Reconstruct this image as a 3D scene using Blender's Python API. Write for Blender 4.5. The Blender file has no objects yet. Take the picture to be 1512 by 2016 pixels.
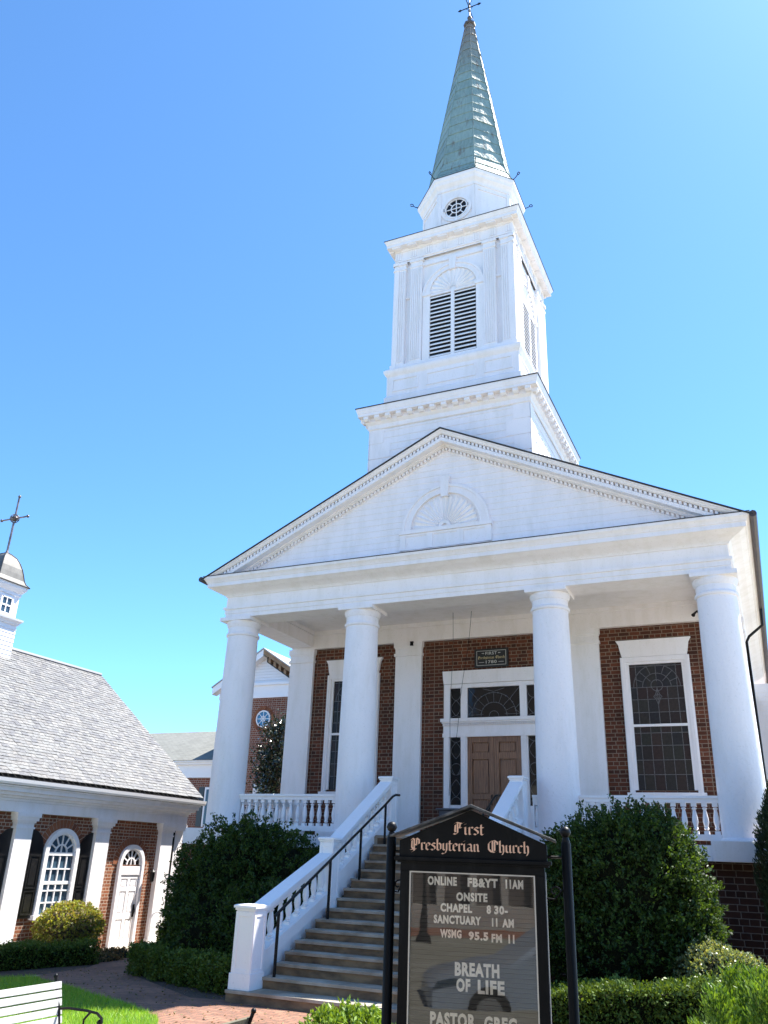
import bpy, math, random
import numpy as np
from mathutils import Vector, Matrix
random.seed(7); rng = np.random.default_rng(7)
sc = bpy.context.scene
R = math.radians
# ------------------------------------------------------------------ camera, sky, sun, exposure
cd = bpy.data.cameras.new('camera'); cam = bpy.data.objects.new('camera', cd); sc.collection.objects.link(cam); sc.camera = cam
CAM = Vector((6.5984, -18.1714, 0.4588)); YAW, PITCH, ROLL, FPX = .4384, .3992, .0374, 1609.9
cd.sensor_fit = 'VERTICAL'; cd.sensor_height = 24; cd.lens = FPX / 2016 * 24; cd.clip_end = 3000; cd.clip_start = .05
fw = Vector((-math.sin(YAW) * math.cos(PITCH), math.cos(YAW) * math.cos(PITCH), math.sin(PITCH)))
rt = Vector((math.cos(YAW), math.sin(YAW), 0)); up = rt.cross(fw)
r2 = rt * math.cos(ROLL) + up * math.sin(ROLL); u2 = up * math.cos(ROLL) - rt * math.sin(ROLL)
mw = Matrix.Identity(4)
for i in range(3): mw[i][0], mw[i][1], mw[i][2], mw[i][3] = r2[i], u2[i], -fw[i], CAM[i]
cam.matrix_world = mw
KX, KY = .32, .495                                   # horizontal run of a sun ray per metre of height
SUN = Vector((KX, KY, 1)).normalized()
w = bpy.data.worlds.new('World'); sc.world = w; w.use_nodes = True
nt = w.node_tree; nt.nodes.clear()
out = nt.nodes.new('ShaderNodeOutputWorld'); bg = nt.nodes.new('ShaderNodeBackground'); sky = nt.nodes.new('ShaderNodeTexSky')
sky.sky_type = 'NISHITA'; sky.sun_disc = False
sky.sun_elevation = math.asin(SUN.z); sky.sun_rotation = math.atan2(KX, KY)
sky.air_density = .8; sky.dust_density = 2.2; sky.ozone_density = 4.5; sky.altitude = 3000
bg.inputs['Strength'].default_value = .14
tint = nt.nodes.new('ShaderNodeMix'); tint.data_type = 'RGBA'; tint.blend_type = 'MULTIPLY'; tint.inputs[0].default_value = 1; tint.inputs[7].default_value = (.69, .985, 1.07, 1)
nt.links.new(sky.outputs[0], tint.inputs[6]); nt.links.new(tint.outputs[2], bg.inputs['Color']); nt.links.new(bg.outputs[0], out.inputs[0])
sl = bpy.data.lights.new('sun', 'SUN'); sl.energy = 5.0; sl.angle = R(.53); sl.color = (1, .96, .89)
so = bpy.data.objects.new('sun', sl); sc.collection.objects.link(so); so.rotation_euler = SUN.to_track_quat('Z', 'Y').to_euler()
vs = sc.view_settings; vs.view_transform = 'Standard'; vs.look = 'None'; vs.gamma = 1; vs.exposure = 1.6

# ------------------------------------------------------------------ materials
def nn(m, t): return m.node_tree.nodes.new(t)
def lk(m, a, b): m.node_tree.links.new(a, b)
def newmat(name):
    m = bpy.data.materials.new(name); m.use_nodes = True
    return m, m.node_tree.nodes['Principled BSDF']
def mixc(m, fac, a, b, mode='MIX'):
    n = nn(m, 'ShaderNodeMix'); n.data_type = 'RGBA'; n.blend_type = mode
    for s, v in ((0, fac), (6, a), (7, b)):
        if isinstance(v, (int, float)): n.inputs[s].default_value = v
        elif isinstance(v, tuple): n.inputs[s].default_value = (*v, 1)
        else: lk(m, v, n.inputs[s])
    return n.outputs[2]
def noise(m, scale, detail=4, vec=None, rough=.55):
    n = nn(m, 'ShaderNodeTexNoise'); n.inputs['Scale'].default_value = scale; n.inputs['Detail'].default_value = detail; n.inputs['Roughness'].default_value = rough
    if vec is None: vec = nn(m, 'ShaderNodeNewGeometry').outputs['Position']
    lk(m, vec, n.inputs['Vector']); return n.outputs[0]
def ramp(m, x, lo, hi):
    n = nn(m, 'ShaderNodeMapRange'); n.inputs[1].default_value = lo; n.inputs[2].default_value = hi; lk(m, x, n.inputs[0]); return n.outputs[0]
def scaled(m, sx, sy, sz):
    n = nn(m, 'ShaderNodeMapping'); n.inputs['Scale'].default_value = (sx, sy, sz); lk(m, nn(m, 'ShaderNodeNewGeometry').outputs['Position'], n.inputs[0]); return n.outputs[0]
def bump(m, p, h, dist, strength=1):
    b = nn(m, 'ShaderNodeBump'); b.inputs['Distance'].default_value = dist; b.inputs['Strength'].default_value = strength; lk(m, h, b.inputs['Height']); lk(m, b.outputs[0], p.inputs['Normal'])
def simple(name, c1, c2=None, scale=3, rough=.5, bscale=0, bdist=.004, metal=0, stretch=None, lo=.35, hi=.65, spec=.5):
    m, p = newmat(name); c2 = c2 or c1
    vec = scaled(m, *stretch) if stretch else None
    lk(m, mixc(m, ramp(m, noise(m, scale, 5, vec), lo, hi), c1, c2), p.inputs['Base Color'])
    p.inputs['Roughness'].default_value = rough; p.inputs['Metallic'].default_value = metal; p.inputs['Specular IOR Level'].default_value = spec
    if bscale: bump(m, p, noise(m, bscale, 4, vec), bdist)
    return m
def brick(name, c1, c2, mortar, bw, bh, ms, plane='wall', dark=None, spread=.5):
    m, p = newmat(name)
    g = nn(m, 'ShaderNodeNewGeometry'); s = nn(m, 'ShaderNodeSeparateXYZ'); c = nn(m, 'ShaderNodeCombineXYZ'); lk(m, g.outputs['Position'], s.inputs[0])
    if plane == 'wall':
        a = nn(m, 'ShaderNodeMath'); lk(m, s.outputs[0], a.inputs[0]); lk(m, s.outputs[1], a.inputs[1]); lk(m, a.outputs[0], c.inputs[0]); lk(m, s.outputs[2], c.inputs[1])
    else: lk(m, s.outputs[0], c.inputs[0]); lk(m, s.outputs[1], c.inputs[1])
    wob = noise(m, 9, 2)
    ad = nn(m, 'ShaderNodeVectorMath'); ad.operation = 'MULTIPLY_ADD'; lk(m, nn_color(m, wob), ad.inputs[0]); ad.inputs[1].default_value = (.012, .012, 0); lk(m, c.outputs[0], ad.inputs[2])
    b = nn(m, 'ShaderNodeTexBrick'); lk(m, ad.outputs[0], b.inputs['Vector']); b.inputs['Scale'].default_value = 1
    for k, v in (('Brick Width', bw), ('Row Height', bh), ('Mortar Size', ms), ('Mortar Smooth', .25), ('Bias', 0)): b.inputs[k].default_value = v
    b.inputs['Color1'].default_value = (*c1, 1); b.inputs['Color2'].default_value = (*c2, 1); b.inputs['Mortar'].default_value = (*mortar, 1)
    b.offset = .5; b.squash = .52 if plane == 'wall' else 1; b.squash_frequency = 2
    col = mixc(m, ramp(m, noise(m, 14, 3), .3, .7), b.outputs[0], dark or tuple(x * .55 for x in c1), 'MIX')
    colm = mixc(m, .45, b.outputs[0], col)
    col2 = mixc(m, b.outputs[1], colm, b.outputs[0])
    big = ramp(m, noise(m, .9, 4), .2, .8)
    hs = nn(m, 'ShaderNodeHueSaturation'); lk(m, col2, hs.inputs['Color']); vv = nn(m, 'ShaderNodeMapRange'); vv.inputs[3].default_value = 1 - spread * .4; vv.inputs[4].default_value = 1 + spread * .4; lk(m, big, vv.inputs[0]); lk(m, vv.outputs[0], hs.inputs['Value'])
    lk(m, hs.outputs[0], p.inputs['Base Color']); p.inputs['Roughness'].default_value = .85; p.inputs['Specular IOR Level'].default_value = .25
    inv = nn(m, 'ShaderNodeMath'); inv.operation = 'SUBTRACT'; inv.inputs[0].default_value = 1; lk(m, b.outputs[1], inv.inputs[1])
    mx = nn(m, 'ShaderNodeMath'); mx.operation = 'MULTIPLY_ADD'; lk(m, noise(m, 60, 2), mx.inputs[0]); mx.inputs[1].default_value = .3; lk(m, inv.outputs[0], mx.inputs[2])
    bump(m, p, mx.outputs[0], .008)
    return m
def nn_color(m, fac):
    c = nn(m, 'ShaderNodeCombineXYZ'); lk(m, fac, c.inputs[0]); lk(m, fac, c.inputs[1]); return c.outputs[0]
def island(name, cols, rough=.5, spec=.4, trans=0, noise_scale=0):
    m, p = newmat(name); g = nn(m, 'ShaderNodeNewGeometry'); r = nn(m, 'ShaderNodeValToRGB'); lk(m, g.outputs['Random Per Island'], r.inputs[0])
    el = r.color_ramp.elements
    while len(el) < len(cols): el.new(.5)
    for i, c in enumerate(cols): el[i].position = i / (len(cols) - 1); el[i].color = (*c, 1)
    col = r.outputs[0]
    if noise_scale: col = mixc(m, ramp(m, noise(m, noise_scale, 3), .35, .65), col, mixc(m, .5, col, (0, 0, 0)))
    lk(m, col, p.inputs['Base Color']); p.inputs['Roughness'].default_value = rough; p.inputs['Specular IOR Level'].default_value = spec
    if trans:
        t = nn(m, 'ShaderNodeBsdfTranslucent'); lk(m, mixc(m, 1.0, col, (1.9, 1.7, .5), 'MULTIPLY'), t.inputs[0]); mx = nn(m, 'ShaderNodeMixShader'); mx.inputs[0].default_value = trans
        lk(m, p.outputs[0], mx.inputs[1]); lk(m, t.outputs[0], mx.inputs[2]); lk(m, mx.outputs[0], m.node_tree.nodes['Material Output'].inputs[0])
    return m
def white(name, c=(.80, .80, .785), dirt=(.68, .67, .63), rough=.55, stucco=0, lo=.5, hi=.8):
    m, p = newmat(name)
    st = noise(m, 1.6, 6, scaled(m, 2.2, 2.2, .5), .65)
    sp = ramp(m, noise(m, 26, 4), .6, .78)
    col = mixc(m, ramp(m, st, lo, hi), c, dirt); col = mixc(m, sp, col, tuple(x * .93 for x in dirt))
    lk(m, col, p.inputs['Base Color']); p.inputs['Roughness'].default_value = rough; p.inputs['Specular IOR Level'].default_value = .35
    bump(m, p, noise(m, 14 if stucco else 40, 5), .012 if stucco else .0015)
    return m
WH = white('white_paint', (.87, .825, .82), (.76, .715, .675), .55, 0, .45, .8); WHF = white('white_paint_fresh', (.87, .835, .83), (.80, .765, .76), .45, 0, .55, .9); WST = white('white_stucco', (.87, .825, .825), (.77, .735, .72), .7, 1)
WSD = white('white_siding', (.87, .825, .825), (.75, .715, .69), .6, 0, .45, .8)
BRC = brick('church_brick', (.165, .052, .026), (.048, .021, .014), (.25, .185, .135), .27, .098, .0095, spread=.9)
BRB = brick('foundation_brick', (.085, .036, .024), (.045, .02, .014), (.25, .2, .16), .34, .115, .009)
BRH = brick('chapel_brick', (.30, .105, .048), (.14, .045, .024), (.44, .34, .26), .25, .086, .010)
BRE = brick('annex_brick', (.25, .075, .042), (.15, .045, .028), (.36, .27, .21), .25, .098, .013)
PAV = brick('paver_brick', (.30, .15, .095), (.19, .095, .065), (.11, .085, .065), .21, .105, .009, 'floor', (.10, .06, .05), 1.0)
VOU = island('arch_brick', [(.22, .08, .04), (.3, .115, .055), (.16, .055, .03)], .85, .2)
MOR = simple('mortar', (.42, .33, .26), rough=.9)
SLA = island('slate', [(.155, .155, .16), (.20, .20, .195), (.115, .115, .127), (.18, .172, .165), (.23, .225, .22)], .55, .4, 0, 18)
ASP = simple('roof_shingle_dark', (.028, .028, .03), (.045, .043, .042), 30, .9, 60)
GSH = brick('grey_shingle', (.24, .24, .215), (.19, .19, .17), (.13, .13, .12), .32, .13, .008, 'floor', (.2, .2, .18), .3)
BLK = simple('black_metal', (.005, .005, .006), (.011, .010, .009), 20, .45, 90, .001, spec=.2)
BLKW = simple('black_weathered', (.004, .0045, .005), (.016, .016, .016), 9, .5, 50, .002, 0, (1, 1, .25), .55, .85, .12)
BSH = simple('black_shutter', (.008, .008, .009), (.013, .013, .013), 12, .35)
LEAD = simple('lead_came', (.15, .145, .145), (.08, .078, .078), 20, .4)
BRZ = simple('brown_gutter', (.075, .048, .036), (.05, .034, .028), 6, .5, 0)
DRIP = simple('drip_edge', (.014, .013, .013), rough=.6)
GREYM = simple('dome_metal', (.075, .07, .063), (.13, .125, .112), 5, .55, 0, .004, .1, (1, 1, .4))
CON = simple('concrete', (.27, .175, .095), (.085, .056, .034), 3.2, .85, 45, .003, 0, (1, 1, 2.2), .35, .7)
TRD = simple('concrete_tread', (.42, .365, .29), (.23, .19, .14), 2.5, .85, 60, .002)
WAS = simple('bench_wood', (.47, .46, .435), (.35, .34, .315), 5, .75, 30, .003, 0, (12, 1, 12))
WOLD = simple('bench_wood_dark', (.13, .11, .06), (.08, .07, .045), 5, .7, 30, .003, 0, (12, 1, 12))
RAW = simple('raw_wood', (.36, .22, .12), (.24, .14, .075), 6, .8, 0)
CREAM = simple('cream_letter', (.90, .88, .82), rough=.5); GOLD = simple('peach_letter', (.80, .47, .30), (.72, .42, .27), 20, .5)
SILV = simple('silver_letter', (.50, .49, .45), rough=.5); PGOLD = simple('gold_letter', (.50, .40, .20), rough=.5)
SOIL = simple('mulch_soil', (.040, .026, .018), (.085, .058, .04), 14, .95, 40, .02)
GRS = simple('lawn_soil', (.045, .10, .018), (.13, .22, .03), 5, .95, 70, .02)
def dark_glass(name, c=(.014, .013, .013), rough=.03, cells=False, ior=1.5):
    m, p = newmat(name); p.inputs['Roughness'].default_value = rough; p.inputs['IOR'].default_value = ior; p.inputs['Specular IOR Level'].default_value = .15 if cells else .3
    if cells:
        g = nn(m, 'ShaderNodeNewGeometry'); r = nn(m, 'ShaderNodeValToRGB'); lk(m, g.outputs['Random Per Island'], r.inputs[0]); el = r.color_ramp.elements
        for i in range(4): el.new(.5)
        for i, cc in enumerate([(.036, .030, .028), (.050, .032, .029), (.042, .040, .034), (.030, .030, .034), (.056, .038, .033), (.038, .042, .035)]): el[i].position = i / 5; el[i].color = (*cc, 1)
        lk(m, mixc(m, ramp(m, noise(m, 16, 4), .35, .7), r.outputs[0], mixc(m, .5, r.outputs[0], (.02, .015, .013))), p.inputs['Base Color'])
    else: p.inputs['Base Color'].default_value = (*c, 1)
    bump(m, p, noise(m, 7, 2), .002, .5)
    return m
GLD = dark_glass('dark_glass'); GLS = dark_glass('stained_glass', rough=.22, cells=True); GLB = dark_glass('sky_glass', (.05, .09, .13), .05)
def copper():
    m, p = newmat('copper_patina'); g = nn(m, 'ShaderNodeNewGeometry'); s = nn(m, 'ShaderNodeSeparateXYZ'); lk(m, g.outputs['Position'], s.inputs[0])
    st = noise(m, 3, 6, scaled(m, 5, 5, .35), .7)
    c = mixc(m, ramp(m, st, .35, .7), (.13, .19, .168), (.25, .33, .29))
    c = mixc(m, ramp(m, g.outputs['Random Per Island'], 0, 3), c, (.40, .52, .46))
    c = mixc(m, ramp(m, s.outputs[2], 25.5, 29.5), c, (.20, .135, .10))
    c = mixc(m, ramp(m, noise(m, 2.2, 5, scaled(m, 4, 4, .5)), .58, .75), c, (.15, .12, .095))
    lk(m, c, p.inputs['Base Color']); p.inputs['Roughness'].default_value = .55; bump(m, p, noise(m, 5, 4), .03)
    return m
COP = copper()
def door_wood():
    m, p = newmat('oak_door'); v = scaled(m, 9, 9, .8)
    n1 = noise(m, 3, 6, v, .6); wv = nn(m, 'ShaderNodeTexWave'); wv.inputs['Scale'].default_value = 3; wv.inputs['Distortion'].default_value = 9; wv.inputs['Detail'].default_value = 3; lk(m, scaled(m, 3, 3, .35), wv.inputs['Vector'])
    c = mixc(m, ramp(m, n1, .3, .7), (.37, .19, .095), (.18, .082, .042)); c = mixc(m, ramp(m, wv.outputs[1], .6, 1), c, (.075, .035, .02))
    lk(m, c, p.inputs['Base Color']); p.inputs['Roughness'].default_value = .5; bump(m, p, n1, .002)
    return m
DOOR = door_wood()

# ------------------------------------------------------------------ mesh helpers
X, Y, Z = Vector((1, 0, 0)), Vector((0, 1, 0)), Vector((0, 0, 1))
class Frame:
    def __init__(s, O, e1, n): s.O, s.e, s.n = Vector(O), Vector(e1), Vector(n)
    def p(s, a, z, d=0): return s.O + s.e * a + Z * z + s.n * d
def FY(y): return Frame((0, y, 0), X, -Y)            # a wall that faces -y
def FXp(x): return Frame((x, 0, 0), Y, X)            # a wall that faces +x
class MB:
    def __init__(s): s.v, s.f = [], []
    def add(s, vs, fs):
        o = len(s.v); s.v += [tuple(v) for v in vs]; s.f += [tuple(i + o for i in f) for f in fs]; return s
    def box(s, x0, x1, y0, y1, z0, z1):
        return s.add([(x, y, z) for z in (z0, z1) for x, y in ((x0, y0), (x1, y0), (x1, y1), (x0, y1))], [(3, 2, 1, 0), (4, 5, 6, 7), (0, 1, 5, 4), (1, 2, 6, 5), (2, 3, 7, 6), (3, 0, 4, 7)])
    def fbox(s, F, a0, a1, z0, z1, d0, d1): return s.poly(F, [(a0, z0), (a1, z0), (a1, z1), (a0, z1)], d0, d1)
    def poly(s, F, pts, d0, d1):
        n = len(pts); vs = [F.p(a, z, d1) for a, z in pts] + [F.p(a, z, d0) for a, z in pts]
        return s.add(vs, [tuple(range(n)), tuple(range(2 * n - 1, n - 1, -1))] + [(i, i + n, (i + 1) % n + n, (i + 1) % n) for i in range(n)])
    def seg(s, F, p, q, wd, d0, d1):
        dx, dz = q[0] - p[0], q[1] - p[1]; l = math.hypot(dx, dz) or 1; nx, nz = -dz / l * wd / 2, dx / l * wd / 2
        return s.poly(F, [(p[0] - nx, p[1] - nz), (q[0] - nx, q[1] - nz), (q[0] + nx, q[1] + nz), (p[0] + nx, p[1] + nz)], d0, d1)
    def line(s, F, pts, wd, d0, d1):
        for p, q in zip(pts, pts[1:]): s.seg(F, p, q, wd, d0, d1)
        return s
    def arc(s, F, c, r, a0, a1, wd, d0, d1, n=16):
        """flat band following an arc, one closed strip"""
        A = [a0 + (a1 - a0) * i / n for i in range(n + 1)]; vs = []
        for a in A:
            for rr in (r - wd / 2, r + wd / 2):
                for d in (d0, d1): vs.append(F.p(c[0] + rr * math.cos(a), c[1] + rr * math.sin(a), d))
        fs = []
        for i in range(n):
            b = 4 * i; k = b + 4
            fs += [(b + 1, b + 3, k + 3, k + 1), (b, k, k + 2, b + 2), (b, b + 1, k + 1, k), (b + 2, k + 2, k + 3, b + 3)]
        fs += [(0, 2, 3, 1), (4 * n, 4 * n + 1, 4 * n + 3, 4 * n + 2)]
        return s.add(vs, fs)
    def disc(s, F, c, r, d0, d1, n=24): return s.poly(F, [(c[0] + r * math.cos(2 * math.pi * i / n), c[1] + r * math.sin(2 * math.pi * i / n)) for i in range(n)], d0, d1)
    def lathe(s, prof, cx, cy, z0=0, n=24, rot=0, cap=True):
        vs = [(cx + r * math.cos(rot + 2 * math.pi * i / n), cy + r * math.sin(rot + 2 * math.pi * i / n), z0 + z) for r, z in prof for i in range(n)]; m = len(prof)
        fs = [(j * n + i, j * n + (i + 1) % n, (j + 1) * n + (i + 1) % n, (j + 1) * n + i) for j in range(m - 1) for i in range(n)]
        if cap: fs += [tuple(range(n - 1, -1, -1)), tuple((m - 1) * n + i for i in range(n))]
        return s.add(vs, fs)
    def ring(s, prof, x0, x1, y0, y1):
        """moulding: profile points (outset, z) carried round a rectangle with mitred corners"""
        vs = [(x, y, z) for o, z in prof for x, y in ((x0 - o, y0 - o), (x1 + o, y0 - o), (x1 + o, y1 + o), (x0 - o, y1 + o))]
        return s.add(vs, [(j * 4 + i, j * 4 + (i + 1) % 4, j * 4 + 4 + (i + 1) % 4, j * 4 + 4 + i) for j in range(len(prof) - 1) for i in range(4)])
    def octa(s, prof, cx, cy, cap=False):
        k = 1 / math.cos(math.pi / 8); return s.lathe([(a * k, z) for a, z in prof], cx, cy, 0, 8, math.pi / 8, cap)
    def tube(s, pts, r, n=6, cap=True):
        pts = [Vector(p) for p in pts]; vs = []; m = len(pts); rr = r if isinstance(r, (list, tuple)) else [r] * m; prev = None
        for i, p in enumerate(pts):
            t = (pts[min(i + 1, m - 1)] - pts[max(i - 1, 0)]).normalized()
            if prev is None: a = t.orthogonal().normalized()
            else: a = (prev - t * prev.dot(t)).normalized()
            prev = a; b = t.cross(a)
            for k in range(n): vs.append(p + (a * math.cos(2 * math.pi * k / n) + b * math.sin(2 * math.pi * k / n)) * rr[i])
        fs = [(j * n + i, j * n + (i + 1) % n, (j + 1) * n + (i + 1) % n, (j + 1) * n + i) for j in range(m - 1) for i in range(n)]
        if cap: fs += [tuple(range(n - 1, -1, -1)), tuple((m - 1) * n + i for i in range(n))]
        return s.add(vs, fs)
    def ball(s, c, r, n=12, sz=1):
        return s.lathe([(max(1e-4, r * math.sin(math.pi * i / 8)), -r * sz * math.cos(math.pi * i / 8)) for i in range(9)], c[0], c[1], c[2], n, 0, False)
    def build(s, name, m, parent=None, smooth=False, bevel=0):
        me = bpy.data.meshes.new(name); me.from_pydata(s.v, [], s.f); me.update(); me.materials.append(m)
        o = bpy.data.objects.new(name, me); sc.collection.objects.link(o)
        if parent: o.parent = parent; o.matrix_parent_inverse = parent.matrix_world.inverted() if False else Matrix.Translation(-parent.location) if not any(parent.rotation_euler) else parent.matrix_basis.inverted()
        if smooth: me.polygons.foreach_set('use_smooth', [True] * len(me.polygons)); me.set_sharp_from_angle(angle=R(smooth if smooth > 1 else 35))
        if bevel: b = o.modifiers.new('bevel', 'BEVEL'); b.width = bevel; b.segments = 2; b.limit_method = 'ANGLE'
        return o
def tag(o, label=None, cat=None, group=None, kind=None):
    for k, v in (('label', label), ('category', cat), ('group', group), ('kind', kind)):
        if v: o[k] = v
    return o
def thing(name, loc, label, cat, group=None):
    o = bpy.data.objects.new(name, None); sc.collection.objects.link(o); o.location = loc; o.empty_display_size = .2
    return tag(o, label, cat, group)
def copy_of(src, dv, parent):
    c = src.copy(); sc.collection.objects.link(c); c.parent = parent; c.matrix_parent_inverse = src.matrix_parent_inverse.copy(); c.location = src.location + Vector(dv); return c
def raw_mesh(name, V, Fc, m, parent=None, smooth=False):
    """fast quads from numpy"""
    me = bpy.data.meshes.new(name); nv, nf = len(V), len(Fc); k = Fc.shape[1]
    me.vertices.add(nv); me.vertices.foreach_set('co', V.astype(np.float32).ravel()); me.loops.add(nf * k); me.loops.foreach_set('vertex_index', Fc.astype(np.int32).ravel())
    me.polygons.add(nf); me.polygons.foreach_set('loop_start', np.arange(0, nf * k, k, dtype=np.int32)); me.update(calc_edges=True); me.validate(); me.materials.append(m)
    o = bpy.data.objects.new(name, me); sc.collection.objects.link(o)
    if parent: o.parent = parent; o.matrix_parent_inverse = Matrix.Translation(-parent.location)
    return o
def text(s, F, a0, a1, z0, h, d, m, parent, name='lettering', bold=.018, thick=.0015):
    cu = bpy.data.curves.new(name, 'FONT'); cu.body = s; cu.size = 1; cu.offset = bold; cu.extrude = .5; cu.resolution_u = 3; cu.space_character = 1.14
    t = bpy.data.objects.new(name, cu); sc.collection.objects.link(t); dg = bpy.context.evaluated_depsgraph_get(); me = bpy.data.meshes.new_from_object(t.evaluated_get(dg))
    bpy.data.objects.remove(t); co = [v.co.copy() for v in me.vertices]; fs = [tuple(p.vertices) for p in me.polygons]; bpy.data.meshes.remove(me)
    x0, x1 = min(c.x for c in co), max(c.x for c in co); y0, y1 = min(c.y for c in co), max(c.y for c in co)
    mb = MB(); mb.add([F.p(a0 + (c.x - x0) / (x1 - x0) * (a1 - a0), z0 + (c.y - y0) / (y1 - y0) * h, d + c.z * 2 * thick) for c in co], fs)
    return mb.build(name, m, parent)
GL = {  # blackletter letters as broad-nib strokes
 'i': ([[(0, .86), (.1, .95), (.1, .12), (.22, .02)], [(.05, 1.28), (.15, 1.38)]], .38), 'r': ([[(0, .86), (.1, .95), (.1, .1), (.2, .02)], [(.1, .82), (.3, .98), (.42, .84)]], .5),
 's': ([[(.42, .86), (.22, .98), (.06, .76), (.38, .45), (.4, .2), (.2, .02), (.02, .14)]], .54), 't': ([[(.14, 1.3), (.14, .12), (.28, .02), (.38, .12)], [(0, .93), (.36, .93)]], .46),
 'e': ([[(.1, .48), (.42, .68), (.38, .88), (.22, .98), (.06, .8), (.06, .18), (.24, .02), (.42, .16)]], .54), 'b': ([[(.02, 1.42), (.1, 1.5), (.1, .15), (.24, .02), (.44, .2), (.44, .8), (.26, .97), (.1, .85)]], .6),
 'y': ([[(0, .86), (.1, .95), (.1, .2), (.22, .05), (.42, .2)], [(.36, .9), (.44, .98), (.44, .1), (.3, -.3), (.1, -.42), (-.02, -.34)]], .6), 'n': ([[(0, .86), (.1, .95), (.1, .08), (.2, .02)], [(.1, .82), (.32, .97), (.44, .82), (.44, .12), (.55, .02)]], .66),
 'a': ([[(.06, .88), (.28, .98), (.42, .82), (.42, .12), (.54, .02)], [(.42, .56), (.12, .46), (.05, .22), (.2, .04), (.42, .2)]], .64), 'u': ([[(0, .86), (.1, .95), (.1, .18), (.24, .02), (.44, .18)], [(.36, .88), (.45, .97), (.45, .12), (.56, .02)]], .67),
 'c': ([[(.42, .84), (.26, .98), (.06, .82), (.06, .18), (.24, .02), (.42, .15)]], .52), 'h': ([[(.02, 1.42), (.1, 1.5), (.1, .1), (.2, .02)], [(.1, .8), (.32, .97), (.44, .8), (.44, .1), (.32, -.28)]], .6),
 'F': ([[(-.02, 1.36), (.2, 1.52), (.7, 1.40), (.86, 1.52)], [(.3, 1.42), (.3, .22), (.12, .0), (-.06, .1)], [(.1, 1.2), (.06, .5), (.12, .3)], [(.3, .82), (.66, .86)], [(.54, 1.4), (.5, .9)]], .92),
 'P': ([[(-.02, 1.26), (.14, 1.48), (.3, 1.32), (.3, -.15), (.06, -.3)], [(.3, 1.36), (.56, 1.52), (.8, 1.3), (.8, .8), (.56, .6), (.3, .72)], [(.55, 1.4), (.55, .72)], [(.08, 1.2), (.06, .35), (.2, .1)], [(-.06, .0), (.5, .1)]], .98),
 'C': ([[(.88, 1.28), (.6, 1.52), (.28, 1.42), (.06, 1.1), (.06, .4), (.28, .08), (.6, .0), (.9, .22)], [(.42, 1.44), (.42, .08)], [(.62, 1.36), (.62, .2)], [(.88, 1.28), (.9, 1.02)]], 1.02)}
def blackletter(s, F, a0, a1, z0, xh, d, m, parent, name='lettering', nibw=.2):
    x = 0; st = []
    for ch in s:
        if ch == ' ': x += .55; continue
        g, adv = GL[ch]; st += [[(p[0] + x, p[1]) for p in q] for q in g]; x += adv
    k = (a1 - a0) / x; nx, nz = nibw * .5 * math.cos(R(38)), nibw * .5 * math.sin(R(38)); mb = MB(); i = 0
    for q in st:
        for p, r in zip(q, q[1:]):
            pts = [(p[0] - nx, p[1] - nz), (p[0] + nx, p[1] + nz), (r[0] + nx, r[1] + nz), (r[0] - nx, r[1] - nz)]
            ar = sum(pts[j][0] * pts[(j + 1) % 4][1] - pts[(j + 1) % 4][0] * pts[j][1] for j in range(4))
            if ar < 0: pts.reverse()
            i += 1; mb.poly(F, [(a0 + u * k, z0 + v * xh) for u, v in pts], d - .002, d + .001 + (i % 9) * .00012)
    return mb.build(name, m, parent)

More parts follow.
